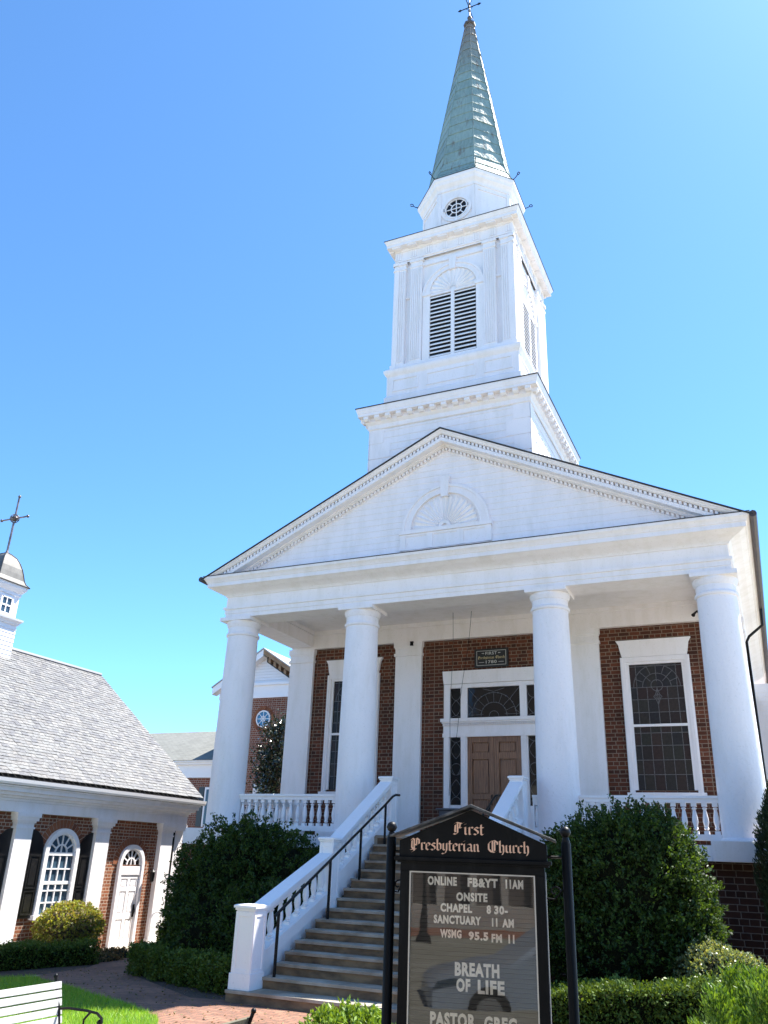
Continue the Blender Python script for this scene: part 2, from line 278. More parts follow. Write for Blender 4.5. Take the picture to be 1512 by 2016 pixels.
# ------------------------------------------------------------------ leaves
def leaf_quads(P, N, L, W, up=.3, jit=.8, curl=.25):
    """P centres, N outward directions; returns verts, faces of folded diamond leaves"""
    n = len(P); D = N + jit * rng.normal(size=(n, 3)) + np.array([0, 0, up]); D /= np.linalg.norm(D, axis=1)[:, None] + 1e-9
    T = np.cross(D, rng.normal(size=(n, 3))); T /= np.linalg.norm(T, axis=1)[:, None] + 1e-9; Nn = np.cross(D, T)
    l = (L * rng.uniform(.6, 1.35, n))[:, None]; ww = (W * rng.uniform(.7, 1.3, n))[:, None]
    V = np.stack([P - D * l * .5, P + T * ww * .5 + Nn * ww * curl, P + D * l * .5, P - T * ww * .5 + Nn * ww * curl], 1).reshape(-1, 3)
    return V, np.arange(4 * n).reshape(-1, 4)
def shrub(name, ells, n, L, Wd, m, label, cat, core, loc=None, group=None, clump=.09, up=.3, jit=.8, stem=True, zmin=None, rough=.12, twig=7, lump=1):
    """a plant: rounded masses of leaf sprays over a twig core, dark to stand for inner shade"""
    E = np.array([e[:6] for e in ells], float); c0 = E[:, :3].mean(0); zb = zmin if zmin is not None else (E[:, 2] - E[:, 5]).min()
    t = thing(name, (float(c0[0]), float(c0[1]), float(zb)), label, cat, group)
    area = E[:, 3] * E[:, 5] + E[:, 4] * E[:, 5]; idx = rng.choice(len(E), n // twig, p=area / area.sum())
    u = rng.normal(size=(n // twig, 3)); u /= np.linalg.norm(u, axis=1)[:, None]
    rad = 1 - np.abs(rng.normal(0, .09, n // twig)); q_ = u * 2.1 + idx[:, None]; rad += lump * .10 * np.sin(q_[:, 0] * 5.1 + q_[:, 2] * 3) * np.sin(q_[:, 1] * 4.3 - q_[:, 2] * 4.7) + lump * .085 * np.sin(q_[:, 0] * 12 + 1) * np.sin(q_[:, 1] * 11) * np.sin(q_[:, 2] * 13); rad += rough * np.sin(u[:, 0] * 7 + idx) * np.sin(u[:, 1] * 6 + 2 * idx) * np.cos(u[:, 2] * 8 + idx) + rng.normal(0, .025, n // twig)
    C = E[idx, :3] + u * E[idx, 3:] * rad[:, None]; N = u / E[idx, 3:]; N /= np.linalg.norm(N, axis=1)[:, None]
    keep = (C[:, 2] > zb)
    for j in range(len(E)):                                          # drop sprays buried in another mass
        q = ((C - E[j, :3]) / E[j, 3:]); keep &= (np.linalg.norm(q, axis=1) > .72) | (idx == j)
    C, N = C[keep], N[keep]
    k = twig; dv = N + rng.normal(0, .45, N.shape) + np.array([0, 0, up]); dv /= np.linalg.norm(dv, axis=1)[:, None]; st = np.tile(np.arange(k) / k, len(C))
    ln = rng.uniform(.4, 1.1, len(C)) * clump * 1.5
    P = np.repeat(C - dv * (ln * .75)[:, None], k, 0) + np.repeat(dv * ln[:, None], k, 0) * st[:, None] + rng.normal(0, clump * .26, (len(C) * k, 3)); NN = np.repeat(dv, k, 0)
    ok = P[:, 2] > zb + .02; V, Fc = leaf_quads(P[ok], NN[ok], L, Wd, up * .5, jit)
    raw_mesh('foliage', V, Fc, m, t)
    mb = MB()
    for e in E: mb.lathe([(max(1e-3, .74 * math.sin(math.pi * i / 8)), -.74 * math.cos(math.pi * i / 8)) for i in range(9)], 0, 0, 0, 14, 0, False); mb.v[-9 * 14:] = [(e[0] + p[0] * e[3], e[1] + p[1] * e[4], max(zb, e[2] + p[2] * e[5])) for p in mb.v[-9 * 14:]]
    mb.build('twig_shade_core', core, t)
    if stem:
        sb = MB()
        for e in E: sb.tube([(e[0], e[1], zb - .12), (e[0] + .03, e[1], e[2])], [.05, .03], 7)
        sb.build('stem', BARK, t)
    return t
BARK = simple('bark', (.10, .075, .055), (.05, .038, .028), 14, .9, 30, .01, 0, (3, 3, .6))
CORE = simple('shrub_inner_shade', (.007, .010, .004), (.016, .018, .008), 22, .95, 26, .06, spec=.1)  # near-black colour stands for the shade inside the foliage
LDK = island('boxwood_leaf', [(.024, .048, .012), (.04, .08, .017), (.016, .034, .010), (.075, .13, .025), (.030, .052, .015)], .5, .25, .32)
LHE = island('hedge_leaf', [(.05, .088, .018), (.08, .135, .022), (.12, .18, .03), (.036, .062, .015)], .5, .25, .2)
LBR = island('bright_leaf', [(.14, .24, .03), (.21, .32, .04), (.10, .18, .025), (.26, .36, .06)], .5, .4, .25)
LYE = island('box_leaf_yellow', [(.20, .25, .04), (.27, .31, .06), (.15, .18, .045), (.30, .25, .11), (.20, .14, .07)], .5, .3, .4)
LPA = island('pale_leaf', [(.14, .19, .09), (.22, .27, .14), (.10, .14, .06), (.28, .32, .20), (.24, .22, .06)], .4, .5, .3)
LAR = island('arborvitae_leaf', [(.06, .13, .018), (.10, .19, .025), (.16, .26, .035), (.035, .08, .014)], .5, .4, .25)
LCY = island('conifer_leaf', [(.022, .04, .016), (.035, .06, .022), (.016, .028, .012)], .6, .3, .05)
LMG = island('magnolia_leaf', [(.025, .045, .02), (.04, .06, .024), (.06, .05, .028), (.018, .03, .014)], .25, .7, .05)
LBN = island('groundcover_leaf', [(.20, .13, .06), (.28, .18, .09), (.13, .10, .045), (.16, .15, .05)], .6, .3, .15)
GRB = island('grass_blade', [(.16, .36, .03), (.25, .44, .035), (.11, .26, .02), (.36, .46, .08), (.20, .40, .03)], .5, .35, .3)

# ------------------------------------------------------------------ ground
def zg(x): return -1.64 + .0627 * min(0, x + 1.5) if x > -11.3 else -2.2545
def sheet(name, pts, lift, m, label=None, kind='structure', step=None):
    """flat polygon draped on the sloping ground: cut in strips along x so that it follows the fall"""
    import bmesh
    bm = bmesh.new(); f = bm.faces.new([bm.verts.new((x, y, 0)) for x, y in pts])
    for xc in (-11.3, -1.5):
        bmesh.ops.bisect_plane(bm, geom=bm.verts[:] + bm.edges[:] + bm.faces[:], plane_co=(xc, 0, 0), plane_no=(1, 0, 0))
    for v in bm.verts: v.co.z = zg(v.co.x) + lift
    bm.normal_update()
    for f in bm.faces:
        if f.normal.z < 0: f.normal_flip()
    me = bpy.data.meshes.new(name); bm.to_mesh(me); bm.free(); me.materials.append(m); o = bpy.data.objects.new(name, me); sc.collection.objects.link(o)
    return tag(o, label, kind=kind)
def curve(pts, n=8):
    o = []
    P = [pts[0]] + pts + [pts[-1]]
    for i in range(1, len(P) - 2):
        for k in range(n):
            t = k / n; a, b, c, d = (np.array(P[i + j - 1]) for j in range(4))
            o.append(tuple(.5 * (2 * b + (c - a) * t + (2 * a - 5 * b + 4 * c - d) * t * t + (3 * b - a - 3 * c + d) * t ** 3)))
    return o + [pts[-1]]
sheet('ground', [(-600, -400), (600, -400), (600, 900), (-600, 900)], 0, simple('dry_ground', (.36, .34, .28), (.28, .26, .20), 1.5, .95, 30, .02))
sheet('planting_bed', [(-10.8, -4.6), (-8.9, -1.2), (-9, 3), (-6.4, 3.2), (8.5, 3.2), (8.5, -7.0), (2.9, -6.9), (-1.2, -6.2), (-2.2, -6.1), (-6.3, -2.9), (-7.2, -2.0), (-8.2, -4.4), (-9.6, -6.0)], .003, SOIL)
sheet('planting_bed', [(2.6, -15.4), (9, -15.4), (9, -9.4), (2.6, -9.4)], .003, SOIL)
edge = curve([(1.2, -12.5), (.2, -10.2), (-1.11, -8.07), (-1.85, -7.41), (-2.93, -6.63), (-4.11, -5.93), (-5.4, -5.08), (-6.72, -4.37), (-7.6, -3.75)])
sheet('lawn', [(-30, -14), (1.2, -14)] + edge + [(-8.3, -4.1), (-9.4, -5.2), (-10.0, -9), (-30, -9.2)], .004, GRS)
sheet('brick_path', [(1.2, -15.5), (3.2, -15.5), (3.0, -6.4), (2.4, -5.9), (-1.4, -6.05), (-2.2, -5.9), (-6.3, -2.6), (-7.3, -1.2), (-8.2, .6), (-9.4, 1.2), (-9.4, 2.6), (-10.2, 2.6), (-10.2, .9), (-8.9, -.2), (-7.9, -1.9), (-7.7, -3.5)] + edge[::-1], .008, PAV)
tag(MB().box(-10.28, -9.3, 1.1, 2.9, -2.3, -2.04).build('door_step', TRD, None, 0, .015), 'low pale concrete slab at the foot of the white chapel door', 'step')
# grass blades
def inside(poly, x, y):
    c = np.zeros(len(x), bool); n = len(poly)
    for i in range(n):
        (x1, y1), (x2, y2) = poly[i], poly[i - 1]
        c ^= ((y1 > y) != (y2 > y)) & (x < (x2 - x1) * (y - y1) / (y2 - y1 + 1e-12) + x1)
    return c
lawn_poly = [(-9.5, -13), (1.0, -13)] + edge + [(-8.3, -4.1), (-9.2, -5.2)]
xs = rng.uniform(-9.5, 1.0, 260000); ys = rng.uniform(-12.2, -3.8, 260000); k = inside(lawn_poly, xs, ys) & (rng.uniform(0, 1, 260000) < np.clip(1.25 - np.hypot(xs - 6.6, ys + 18.2) / 22, .25, 1)); xs, ys = xs[k], ys[k]
n = len(xs); zz = np.where(xs > -11.3, -1.64 + .0627 * np.minimum(0, xs + 1.5), -2.2545); hh = rng.uniform(.03, .085, n); hh[rng.uniform(0, 1, n) < .02] *= 1.8
ang = rng.uniform(0, 2 * np.pi, n); dx, dy = np.cos(ang) * .0045, np.sin(ang) * .0045; lx, ly = rng.normal(0, .028, n), rng.normal(0, .028, n)
V = np.stack([np.stack([xs - dx, ys - dy, zz], 1), np.stack([xs + dx, ys + dy, zz], 1), np.stack([xs + lx, ys + ly, zz + hh], 1)], 1).reshape(-1, 3)
tag(raw_mesh('grass', V, np.arange(3 * n).reshape(-1, 3), GRB), 'short bright green lawn grass beside the brick path', None, None, 'stuff')

# ================================================================== CHURCH
YC = 1.78                                             # tower axis
CH = thing('church', (0, 3.3, -1.64), 'white-columned brick church with a green copper spire, its front in shade', 'church')
BACK = 26.0; GZ = -1.75
MB().box(-6.42, 6.42, -.30, BACK, GZ, .60).build('foundation', BRB, CH)
MB().box(-6.3, 6.3, 3.34, BACK - .05, .60, 6.9).build('wall', BRC, CH)
mb = MB(); mb.box(-6.66, 6.66, -.62, 3.4, .62, .88); mb.box(-1.34, 1.88, -1.62, -.615, GZ, .876); mb.build('porch_floor', TRD, CH)
mb = MB(); mb.box(-6.70, 6.70, -.655, -.625, .60, .872); mb.box(6.665, 6.70, -.62, 3.4, .60, .872); mb.box(-6.70, -6.665, -.62, 3.4, .60, .872); mb.build('porch_fascia', WH, CH)
# columns
prof = [(.49, .955), (.49, .99), (.46, 1.02)] + [(.452 - .048 * (t ** 1.6), 1.02 + 4.76 * t) for t in [i / 12 for i in range(13)]] + [(.435, 5.79), (.447, 5.815), (.447, 5.84), (.432, 5.865), (.408, 5.88), (.408, 6.02), (.425, 6.03), (.43, 6.05), (.455, 6.10), (.462, 6.15), (.455, 6.175)]
col0 = MB().lathe(prof, -6, 0, 0, 48).build('column', WST, CH, 30)
pl0 = MB().box(-6.62, -5.38, -.685, .62, .596, .956).build('plinth', WH, col0, 0, .008); ab0 = MB().box(-6.475, -5.525, -.475, .475, 6.175, 6.272).build('abacus', WH, col0, 0, .006)
for x in (-2.41, 2.41, 6.0):
    c = copy_of(col0, (x + 6, 0, 0), CH)
    for ch in (pl0, ab0): copy_of(ch, (0, 0, 0), c)
# pilasters against the wall
def pilaster_mb(x):
    m = MB(); F = FY(3.34)
    m.fbox(F, x - .4, x + .4, .88, 5.80, -.02, .115); m.fbox(F, x - .43, x + .43, 5.80, 5.88, -.02, .16); m.fbox(F, x - .405, x + .405, 5.88, 6.02, -.02, .125)
    m.fbox(F, x - .42, x + .42, 6.02, 6.06, -.02, .145); m.fbox(F, x - .44, x + .44, 6.06, 6.21, -.02, .17); m.fbox(F, x - .44, x + .44, .88, 1.1, -.021, .15)
    return m
for x in (-6.0, -2.49, 2.49, 6.0): pilaster_mb(x).build('pilaster', WH, CH)
# entablature round the building
EX, EY = 6.36, -.40
ep = [(0, 6.27), (0, 6.375), (.02, 6.38), (.02, 6.49), (.055, 6.495), (.06, 6.555), (.03, 6.56), (0, 6.57), (0, 6.845), (.03, 6.85), (.045, 6.88), (.085, 6.915), (.10, 6.92), (.16, 6.95), (.27, 6.99), (.36, 7.04), (.385, 7.055), (.41, 7.055), (.41, 7.165), (.43, 7.17), (.435, 7.19), (.46, 7.23), (.50, 7.27), (.51, 7.315), (.51, 7.335), (.0, 7.42)]
MB().ring(ep, -EX, EX, EY, BACK - .3).build('entablature', WH, CH)
mb = MB(); mb.box(-6.355, 6.355, -.395, .38, 6.266, 6.76); mb.box(-6.355, -5.62, .38, 3.2, 6.266, 6.76); mb.box(5.62, 6.355, .38, 3.2, 6.266, 6.76)
mb.box(-5.62, 5.62, .38, .43, 6.62, 6.76); mb.box(-5.62, -5.57, .43, 3.2, 6.62, 6.76); mb.box(5.57, 5.62, .43, 3.2, 6.62, 6.76); mb.box(-6.36, 6.36, 3.2, 3.5, 6.205, 6.76); mb.box(-5.57, 5.57, 3.15, 3.2, 6.62, 6.76); mb.build('porch_beam', WH, CH)
MB().box(-5.6, 5.6, .4, 3.2, 6.735, 6.80).build('porch_ceiling', WH, CH)
for x, y in ((-4.43, 1.97), (4.32, 1.88), (-.27, 2.04)): MB().lathe([(.10, 6.725), (.10, 6.737), (.07, 6.738)], x, y, 0, 16).build('recessed_light', WHF, CH)
# pediment
ZA, SL = 10.62, .4866
def zr(x): return ZA - SL * abs(x)
mb = MB(); F = FY(-.475); z = 7.36; i = 0
while z < 10.25:
    h = .165; lo = max(z, 7.34); hi = min(z + h, 10.3); xl = (10.35 - lo) / SL; xh = max(.02, (10.35 - hi) / SL)
    mb.add([F.p(-xl, lo, .014), F.p(xl, lo, .014), F.p(xh, hi, .001), F.p(-xh, hi, .001), F.p(-xl, lo, -.03), F.p(xl, lo, -.03)], [(0, 1, 2, 3), (4, 5, 1, 0)]); z += h
mb.build('tympanum', WSD, CH)
def rake(prof, name, m, xe=6.85, closed=False):
    """profile (y, drop) run up one slope of the gable and down the other"""
    mb = MB(); xsn = (-xe, 0, xe); n = len(prof); ends = [xe if closed else min(xe, (ZA - d - 7.345) / SL) for y, d in prof]; vs = [(sx * e, y, zr(sx * e) - d) for sx in (-1, 0, 1) for (y, d), e in zip(prof, ends)]
    fs = [(k * n + j, (k + 1) * n + j, (k + 1) * n + j + 1, k * n + j + 1) for k in (0, 1) for j in range(n - 1)]
    if closed: fs += [(k * n + n - 1, (k + 1) * n + n - 1, (k + 1) * n, k * n) for k in (0, 1)]; fs += [tuple(range(n)), tuple(range(3 * n - 1, 2 * n - 1, -1))]
    return mb.add(vs, fs).build(name, m, CH)
rake([(-.91, .012), (-.905, .04), (-.88, .055), (-.865, .085), (-.835, .115), (-.82, .118), (-.735, .122), (-.735, .205), (-.825, .21), (-.825, .305), (-.80, .308), (-.62, .30), (-.615, .335), (-.58, .35), (-.565, .37), (-.50, .375), (-.50, .455), (-.50, .46), (-.49, .49), (-.46, .50)], 'raking_cornice', WH)
mb = MB()
for row_y0, row_y1, d0, d1, sp in ((-.822, -.73, .128, .20, .10), (-.572, -.495, .382, .448, .10)):
    for s in (-1, 1):
        k = int(6.6 / sp)
        for i in range(k):
            x = s * (.04 + i * sp); zc = zr(x)
            if zc - d1 < 7.33: break
            hw = .029
            mb.add([(x + dx, yy, zr(x + dx) - dd) for dx in (-hw, hw) for yy in (row_y0, row_y1) for dd in (d0, d1)], [(0, 1, 5, 4), (1, 3, 7, 5), (0, 2, 3, 1), (4, 5, 7, 6)])
rk = bpy.data.objects['raking_cornice']; import bmesh; bm_ = bmesh.new(); bm_.from_mesh(rk.data); vv_ = [bm_.verts.new(v) for v in mb.v]
for f_ in mb.f: bm_.faces.new([vv_[i] for i in f_])
bm_.to_mesh(rk.data); bm_.free()
rake([(-.935, -.028), (-.935, .006), (BACK + .4, .006), (BACK + .4, -.028)], 'roof', ASP, 6.93, True)
MB().box(-6.875, 6.875, -.925, -.40, 7.337, 7.352).build('cornice_flashing', DRIP, CH)
# carved fan in the pediment
F = FY(-.475); mb = MB(); c = (0, 8.05)
mb.arc(F, c, 1.04, 0, math.pi, .24, 0, .05, 32); mb.arc(F, c, 1.12, 0, math.pi, .07, .048, .075, 32); mb.arc(F, c, .935, 0, math.pi, .05, .048, .068, 32)
mb.poly(F, [(-.09, 8.86), (.09, 8.86), (.13, 9.42), (-.13, 9.42)], 0, .11)
mb.fbox(F, -1.22, 1.22, 7.96, 8.06, 0, .10); mb.fbox(F, -1.2, 1.2, 7.54, 7.96, 0, .04)
for x in (-1.12, -.40, .40, 1.12): mb.fbox(F, x - .08, x + .08, 7.54, 7.958, .038, .065)
mb.fbox(F, -1.2, 1.2, 7.90, 7.955, .038, .063); mb.fbox(F, -1.2, 1.2, 7.54, 7.60, .038, .063)
def fan(mb, F, c, r0, r1, n, d0, depth, scallop=.07):
    for i in range(n):
        a0, a1 = math.pi * i / n + .01, math.pi * (i + 1) / n - .01; am = (a0 + a1) / 2
        P = lambda r, a, d: F.p(c[0] + r * math.cos(a), c[1] + r * math.sin(a), d)
        mb.add([P(r0, a0, d0), P(r0, a1, d0), P(r1 - scallop, a1, d0), P(r1, am, d0 + depth), P(r1 - scallop, a0, d0), P(r0, am, d0 + depth * .5)], [(0, 5, 3, 4), (5, 1, 2, 3)])
mb.poly(F, [(.92 * math.cos(math.pi * i / 30), 8.05 + .92 * math.sin(math.pi * i / 30)) for i in range(31)], .002, .016); mb.build('lunette', WH, CH)
fm = MB(); fan(fm, F, c, .16, .86, 17, .014, .05); fm.arc(F, (0, 8.06), .12, 0, math.pi, .08, .01, .07, 10); fm.build('shell_carving', WH, CH)
# windows beside the door
def big_window(x0, x1):
    F = FY(3.34); m = MB(); xm = (x0 + x1) / 2
    for s in (x0, x1):
        t = 1 if s == x0 else -1
        m.fbox(F, min(s, s + t * .12), max(s, s + t * .12), 2.10, 5.38, -.02, .11); m.fbox(F, min(s + t * .10, s + t * .2), max(s + t * .10, s + t * .2), 2.16, 5.30, -.02, .075)
        m.fbox(F, min(s + t * .02, s + t * .06), max(s + t * .02, s + t * .06), 2.10, 5.36, .1, .13)
    m.fbox(F, x0 + .12, x1 - .12, 5.26, 5.38, -.02, .108); m.fbox(F, x0 + .19, x1 - .19, 5.2, 5.27, -.02, .073)
    fr = m.build('window', WH, CH)
    MB().fbox(F, x0 - .06, x1 + .06, 2.0, 2.10, -.02, .16).build('sill', WH, fr, 0, .006)
    MB().poly(F, [(x0 + .05, 5.385), (x1 - .05, 5.385), (x1 - .02, 5.5), (x1 + .02, 5.72), (x1 + .085, 5.83), (x0 - .085, 5.83), (x0 - .02, 5.72), (x0 + .02, 5.5)], -.02, .10).build('lintel', WH, fr, 0, .005)
    g = MB(); gx0, gx1 = x0 + .2, x1 - .2; gw = gx1 - gx0; zz = [2.16, 2.52, 2.86, 3.2, 3.5, 3.68, 4.0, 4.32, 4.62, 5.21]
    xx = [gx0, gx0 + .12 * gw, gx0 + .31 * gw, gx0 + .5 * gw, gx0 + .69 * gw, gx0 + .88 * gw, gx1]
    for a, b in zip(xx, xx[1:]):
        for p, q in zip(zz, zz[1:]): g.add([F.p(a, p, .02), F.p(b, p, .02), F.p(b, q, .02), F.p(a, q, .02)], [(0, 1, 2, 3)])
    g.build('pane', GLS, fr)
    l = MB(); wd = .014; d = (.015, .028)
    for x in xx[1:-1]: l.seg(F, (x, 2.17), (x, 4.62 if x not in (xx[1], xx[5]) else 5.2), wd, *d)
    for z in zz[1:-1]: l.seg(F, (gx0, z), (gx1, z), wd, *d)
    cz = 4.62; R1, R2, R3 = gw * .44, gw * .27, gw * .11
    for r in (R1, R2): l.arc(F, (xm, cz), r, 0, math.pi, wd, .016, .03, 20)
    l.arc(F, (xm, cz + .04), R3, 0, 2 * math.pi, wd, .016, .03, 16)
    for k in range(1, 8): a = math.pi * k / 8; l.seg(F, (xm + (R3 if k == 4 else R2 * (1 if k % 2 else .6)) * math.cos(a), cz + (R3 if k == 4 else R2 * (1 if k % 2 else .6)) * math.sin(a)), (xm + R1 * math.cos(a), cz + R1 * math.sin(a)), wd, .016, .03)
    for z in (5.15,): l.seg(F, (gx0, z), (gx1, z), wd, *d)
    ds = [(xm, 4.58), (xm + .05, 4.43), (xm + .1, 4.38), (xm + .05, 4.33), (xm, 4.18), (xm - .05, 4.33), (xm - .1, 4.38), (xm - .05, 4.43), (xm, 4.58)]
    l.line(F, ds, .016, .02, .034); l.line(F, [(xm, 4.46), (xm + .05, 4.38), (xm, 4.30), (xm - .05, 4.38), (xm, 4.46)], .012, .02, .033)
    l.build('leading', LEAD, fr)
    MB().fbox(F, x0 + .2, x1 - .2, 3.65, 3.71, 0, .065).build('meeting_rail', WH, fr)
big_window(3.405, 5.08); big_window(-5.08, -3.405)
# doorway
F = FY(3.34); m = MB()
for s in (-1, 1):
    m.fbox(F, min(s * 1.23, s * 1.40), max(s * 1.23, s * 1.40), .88, 4.93, -.02, .10); m.fbox(F, min(s * 1.25, s * 1.38), max(s * 1.25, s * 1.38), .88, 3.5, .095, .13)
    m.fbox(F, min(s * .735, s * .92), max(s * .735, s * .92), .88, 4.85, -.02, .085); m.fbox(F, min(s * .77, s * .89), max(s * .77, s * .89), .88, 3.42, .08, .125); m.fbox(F, min(s * .755, s * .905), max(s * .755, s * .905), 3.42, 3.50, .08, .14)
    m.fbox(F, min(s * .92, s * 1.23), max(s * .92, s * 1.23), .88, 1.78, -.02, .06); m.fbox(F, min(s * .97, s * 1.18), max(s * .97, s * 1.18), 1.0, 1.68, .055, .085)
m.fbox(F, -1.23, 1.23, 4.82, 4.93, -.02, .08); m.fbox(F, -1.42, 1.42, 3.50, 3.60, -.02, .15); m.fbox(F, -1.41, 1.41, 3.60, 3.80, -.02, .11); m.fbox(F, -1.43, 1.43, 3.86, 3.90, -.02, .19); m.fbox(F, -1.46, 1.46, 3.90, 3.985, -.02, .23); m.fbox(F, -1.42, 1.42, 3.80, 3.86, -.02, .135)
x = -1.40
while x < 1.38: m.fbox(F, x, x + .028, 3.805, 3.855, .13, .17); x += .05
ds = m.build('door_surround', WH, CH)
MB().poly(F, [(-1.40, 4.935), (1.40, 4.935), (1.42, 5.06), (1.44, 5.29), (-1.44, 5.29), (-1.42, 5.06)], -.02, .13).build('lintel', WH, ds, 0, .005)
g = MB()
for a, b, z0, z1 in ((-.735, .735, 3.985, 4.82), (-1.23, -.92, 3.985, 4.82), (.92, 1.23, 3.985, 4.82), (-1.23, -.92, 1.78, 3.5), (.92, 1.23, 1.78, 3.5)): g.add([F.p(a, z0, .012), F.p(b, z0, .012), F.p(b, z1, .012), F.p(a, z1, .012)], [(0, 1, 2, 3)])
g.build('pane', GLD, ds)
l = MB(); wd = .011
for s in (-1, 1):
    xm = s * 1.075; a0, a1 = xm - .155, xm + .155
    def vesica(z0, z1):
        zc = (z0 + z1) / 2; h = (z1 - z0) / 2
        for t in (-1, 1): l.line(F, [(xm + t * .145 * math.cos(math.pi / 2 * k / 6), zc + h * math.sin(math.pi / 2 * k / 6)) if False else (xm + t * .14 * (1 - abs(k / 6) ** 1.6), zc + h * k / 6) for k in range(-6, 7)], wd, .012, .024)
    for z0, z1 in ((2.95, 3.38), (1.98, 2.42), (4.08, 4.5)): vesica(z0, z1)
    for z0, z1, dirn in ((3.38, 3.5, 1), (2.53, 2.95, 0), (1.8, 1.98, -1), (4.5, 4.75, 1), (4.0, 4.08, -1)):
        for t in (-1, 1): l.line(F, [(xm + t * .15 * math.sin(math.pi / 2 * k / 6), (z0 + (z1 - z0) * (1 - math.cos(math.pi / 2 * k / 6))) if dirn >= 0 else z1 - (z1 - z0) * (1 - math.cos(math.pi / 2 * k / 6))) for k in range(7)], wd, .012, .024)
    l.arc(F, (xm, 2.68), .15, 0, 2 * math.pi, wd, .012, .024, 20)
for r in (.62, .36, .13): l.arc(F, (0, 4.05), r, 0, math.pi, wd, .012, .024, 24)
for k in range(1, 8): a = math.pi * k / 8; l.seg(F, (.36 * math.cos(a), 4.05 + .36 * math.sin(a)), (.62 * math.cos(a), 4.05 + .62 * math.sin(a)), .009, .012, .023)
for k in range(8):
    a = math.pi * (k + .5) / 8; l.disc(F, (.62 * math.cos(a), 4.05 + .62 * math.sin(a)), .018, .012, .03, 8); l.disc(F, (.36 * math.cos(a), 4.05 + .36 * math.sin(a)), .015, .012, .03, 8)
for s in (-1, 1): l.line(F, [(s * .72, 4.8), (s * .5, 4.55), (s * .45, 4.48)], wd, .012, .024); l.line(F, [(s * .72, 4.09), (s * .3, 4.09)], .008, .012, .022); l.line(F, [(s * .72, 4.35), (s * .58, 4.22), (s * .72, 4.09)], .009, .012, .023)
l.line(F, [(-.3, 4.78), (0, 4.70), (.3, 4.78)], wd, .012, .024)
l.build('leading', LEAD, ds)
for s in (-1, 1):
    a0, a1 = (-.733, -.004) if s < 0 else (.004, .733); m = MB(); m.fbox(F, a0, a1, .89, 3.5, -.015, .02)
    st = ((a0, a0 + .13), (a1 - .13, a1))
    for p, q in st: m.fbox(F, p, q, .89, 3.5, .018, .075)
    for z0, z1 in ((3.36, 3.5), (2.93, 3.09), (1.93, 2.05), (1.55, 1.67), (.89, 1.1)): m.fbox(F, a0 + .13, a1 - .13, z0, z1, .018, .074)
    for z0, z1 in ((3.09, 3.36), (2.05, 2.93), (1.67, 1.93), (1.1, 1.55)): m.poly(F, [(a0 + .165, z0 + .035), (a1 - .165, z0 + .035), (a1 - .165, z1 - .035), (a0 + .165, z1 - .035)], .018, .045)
    d = m.build('door_leaf', DOOR, CH)
    hx = -.07 if s < 0 else .07
    MB().tube([F.p(hx, 1.78, .05), F.p(hx, 1.80, .10), F.p(hx + s * -.0, 1.9, .115), F.p(hx, 2.02, .10), F.p(hx, 2.05, .05)], .012, 6).fbox(F, hx - .025, hx + .025, 1.72, 2.1, .05, .056).build('handle', BLK, d)
# tower base
TB = 2.22
def sides(h):
    return [Frame((0, YC - h, 0), X, -Y), Frame((h, YC, 0), Y, X), Frame((0, YC + h, 0), -X, Y), Frame((-h, YC, 0), -Y, -X)]
TW = MB(); z = 9.1
while z < 11.25:
    h = .20; TW.ring([(.012, z), (.0, z + h)], -TB, TB, YC - TB, YC + TB); TW.ring([(0, z), (.012, z)], -TB, TB, YC - TB, YC + TB); z += h
q = TW; z = 11.2; i = 0
while z > 9.2:
    wq = (.42, .62)[i % 2]
    for Fm in sides(TB):
        for s in (-1, 1): q.fbox(Fm, min(s * (TB + .02), s * (TB - wq)), max(s * (TB + .02), s * (TB - wq)), z - .44, z - .012, -.02, .02 + .002 * (s > 0))
    z -= .45; i += 1
q.build('tower_base', WSD, CH)
cp = [(.02, 11.18), (.05, 11.2), (.05, 11.32), (.07, 11.34), (.10, 11.37), (.12, 11.40), (.12, 11.52), (.265, 11.53), (.27, 11.53), (.27, 11.61), (.28, 11.62), (.29, 11.66), (.31, 11.71), (.315, 11.755), (.315, 11.77), (-.5, 11.95)]
tc = MB().ring(cp, -TB, TB, YC - TB, YC + TB).build('tower_cornice', WH, CH)
for Fm in sides(TB):
    m0 = None
    for i in range(15):
        a = (i - 7) * .322
        if m0 is None: m0 = MB().poly(Frame(Fm.p(a - .07, 0, 0), Fm.n, Fm.e), [(.12, 11.40), (.20, 11.40), (.255, 11.45), (.255, 11.525), (.12, 11.525)], 0, .14).build('modillion', WH, tc)
        else: copy_of(m0, tuple(Fm.e * (i * .322)), tc)
MB().ring([(.33, 11.765), (.335, 11.79), (-.5, 11.98)], -TB, TB, YC - TB, YC + TB).build('flashing', DRIP, tc)
# belfry
BP = 1.92; BB = 1.72
b = MB().ring([(.05, 11.8), (.05, 12.32), (0.02, 12.36), (0, 12.38), (0, 13.0), (.02, 13.03), (.05, 13.07), (.075, 13.12), (.085, 13.19), (.06, 13.2), (.04, 13.24), (0, 13.27), (-.05, 13.28), (-.06, 13.40), (-.2, 13.41)], -BP, BP, YC - BP, YC + BP)
for Fm in sides(BP):
    for a0, a1 in ((-1.75, -.95), (-.72, .72), (.95, 1.75)):
        for p, q2, r, t in ((a0, a1, 12.86, 12.90), (a0, a1, 12.5, 12.54), (a0, a0 + .04, 12.54, 12.86), (a1 - .04, a1, 12.54, 12.86)): b.fbox(Fm, p, q2, r, t, -.01, .022)
b.build('belfry_plinth', WH, CH)
b = MB(); z = 13.3
b.ring([(0, 13.3), (0, 17.5)], -BB, BB, YC - BB, YC + BB); b.build('belfry', WH, CH)
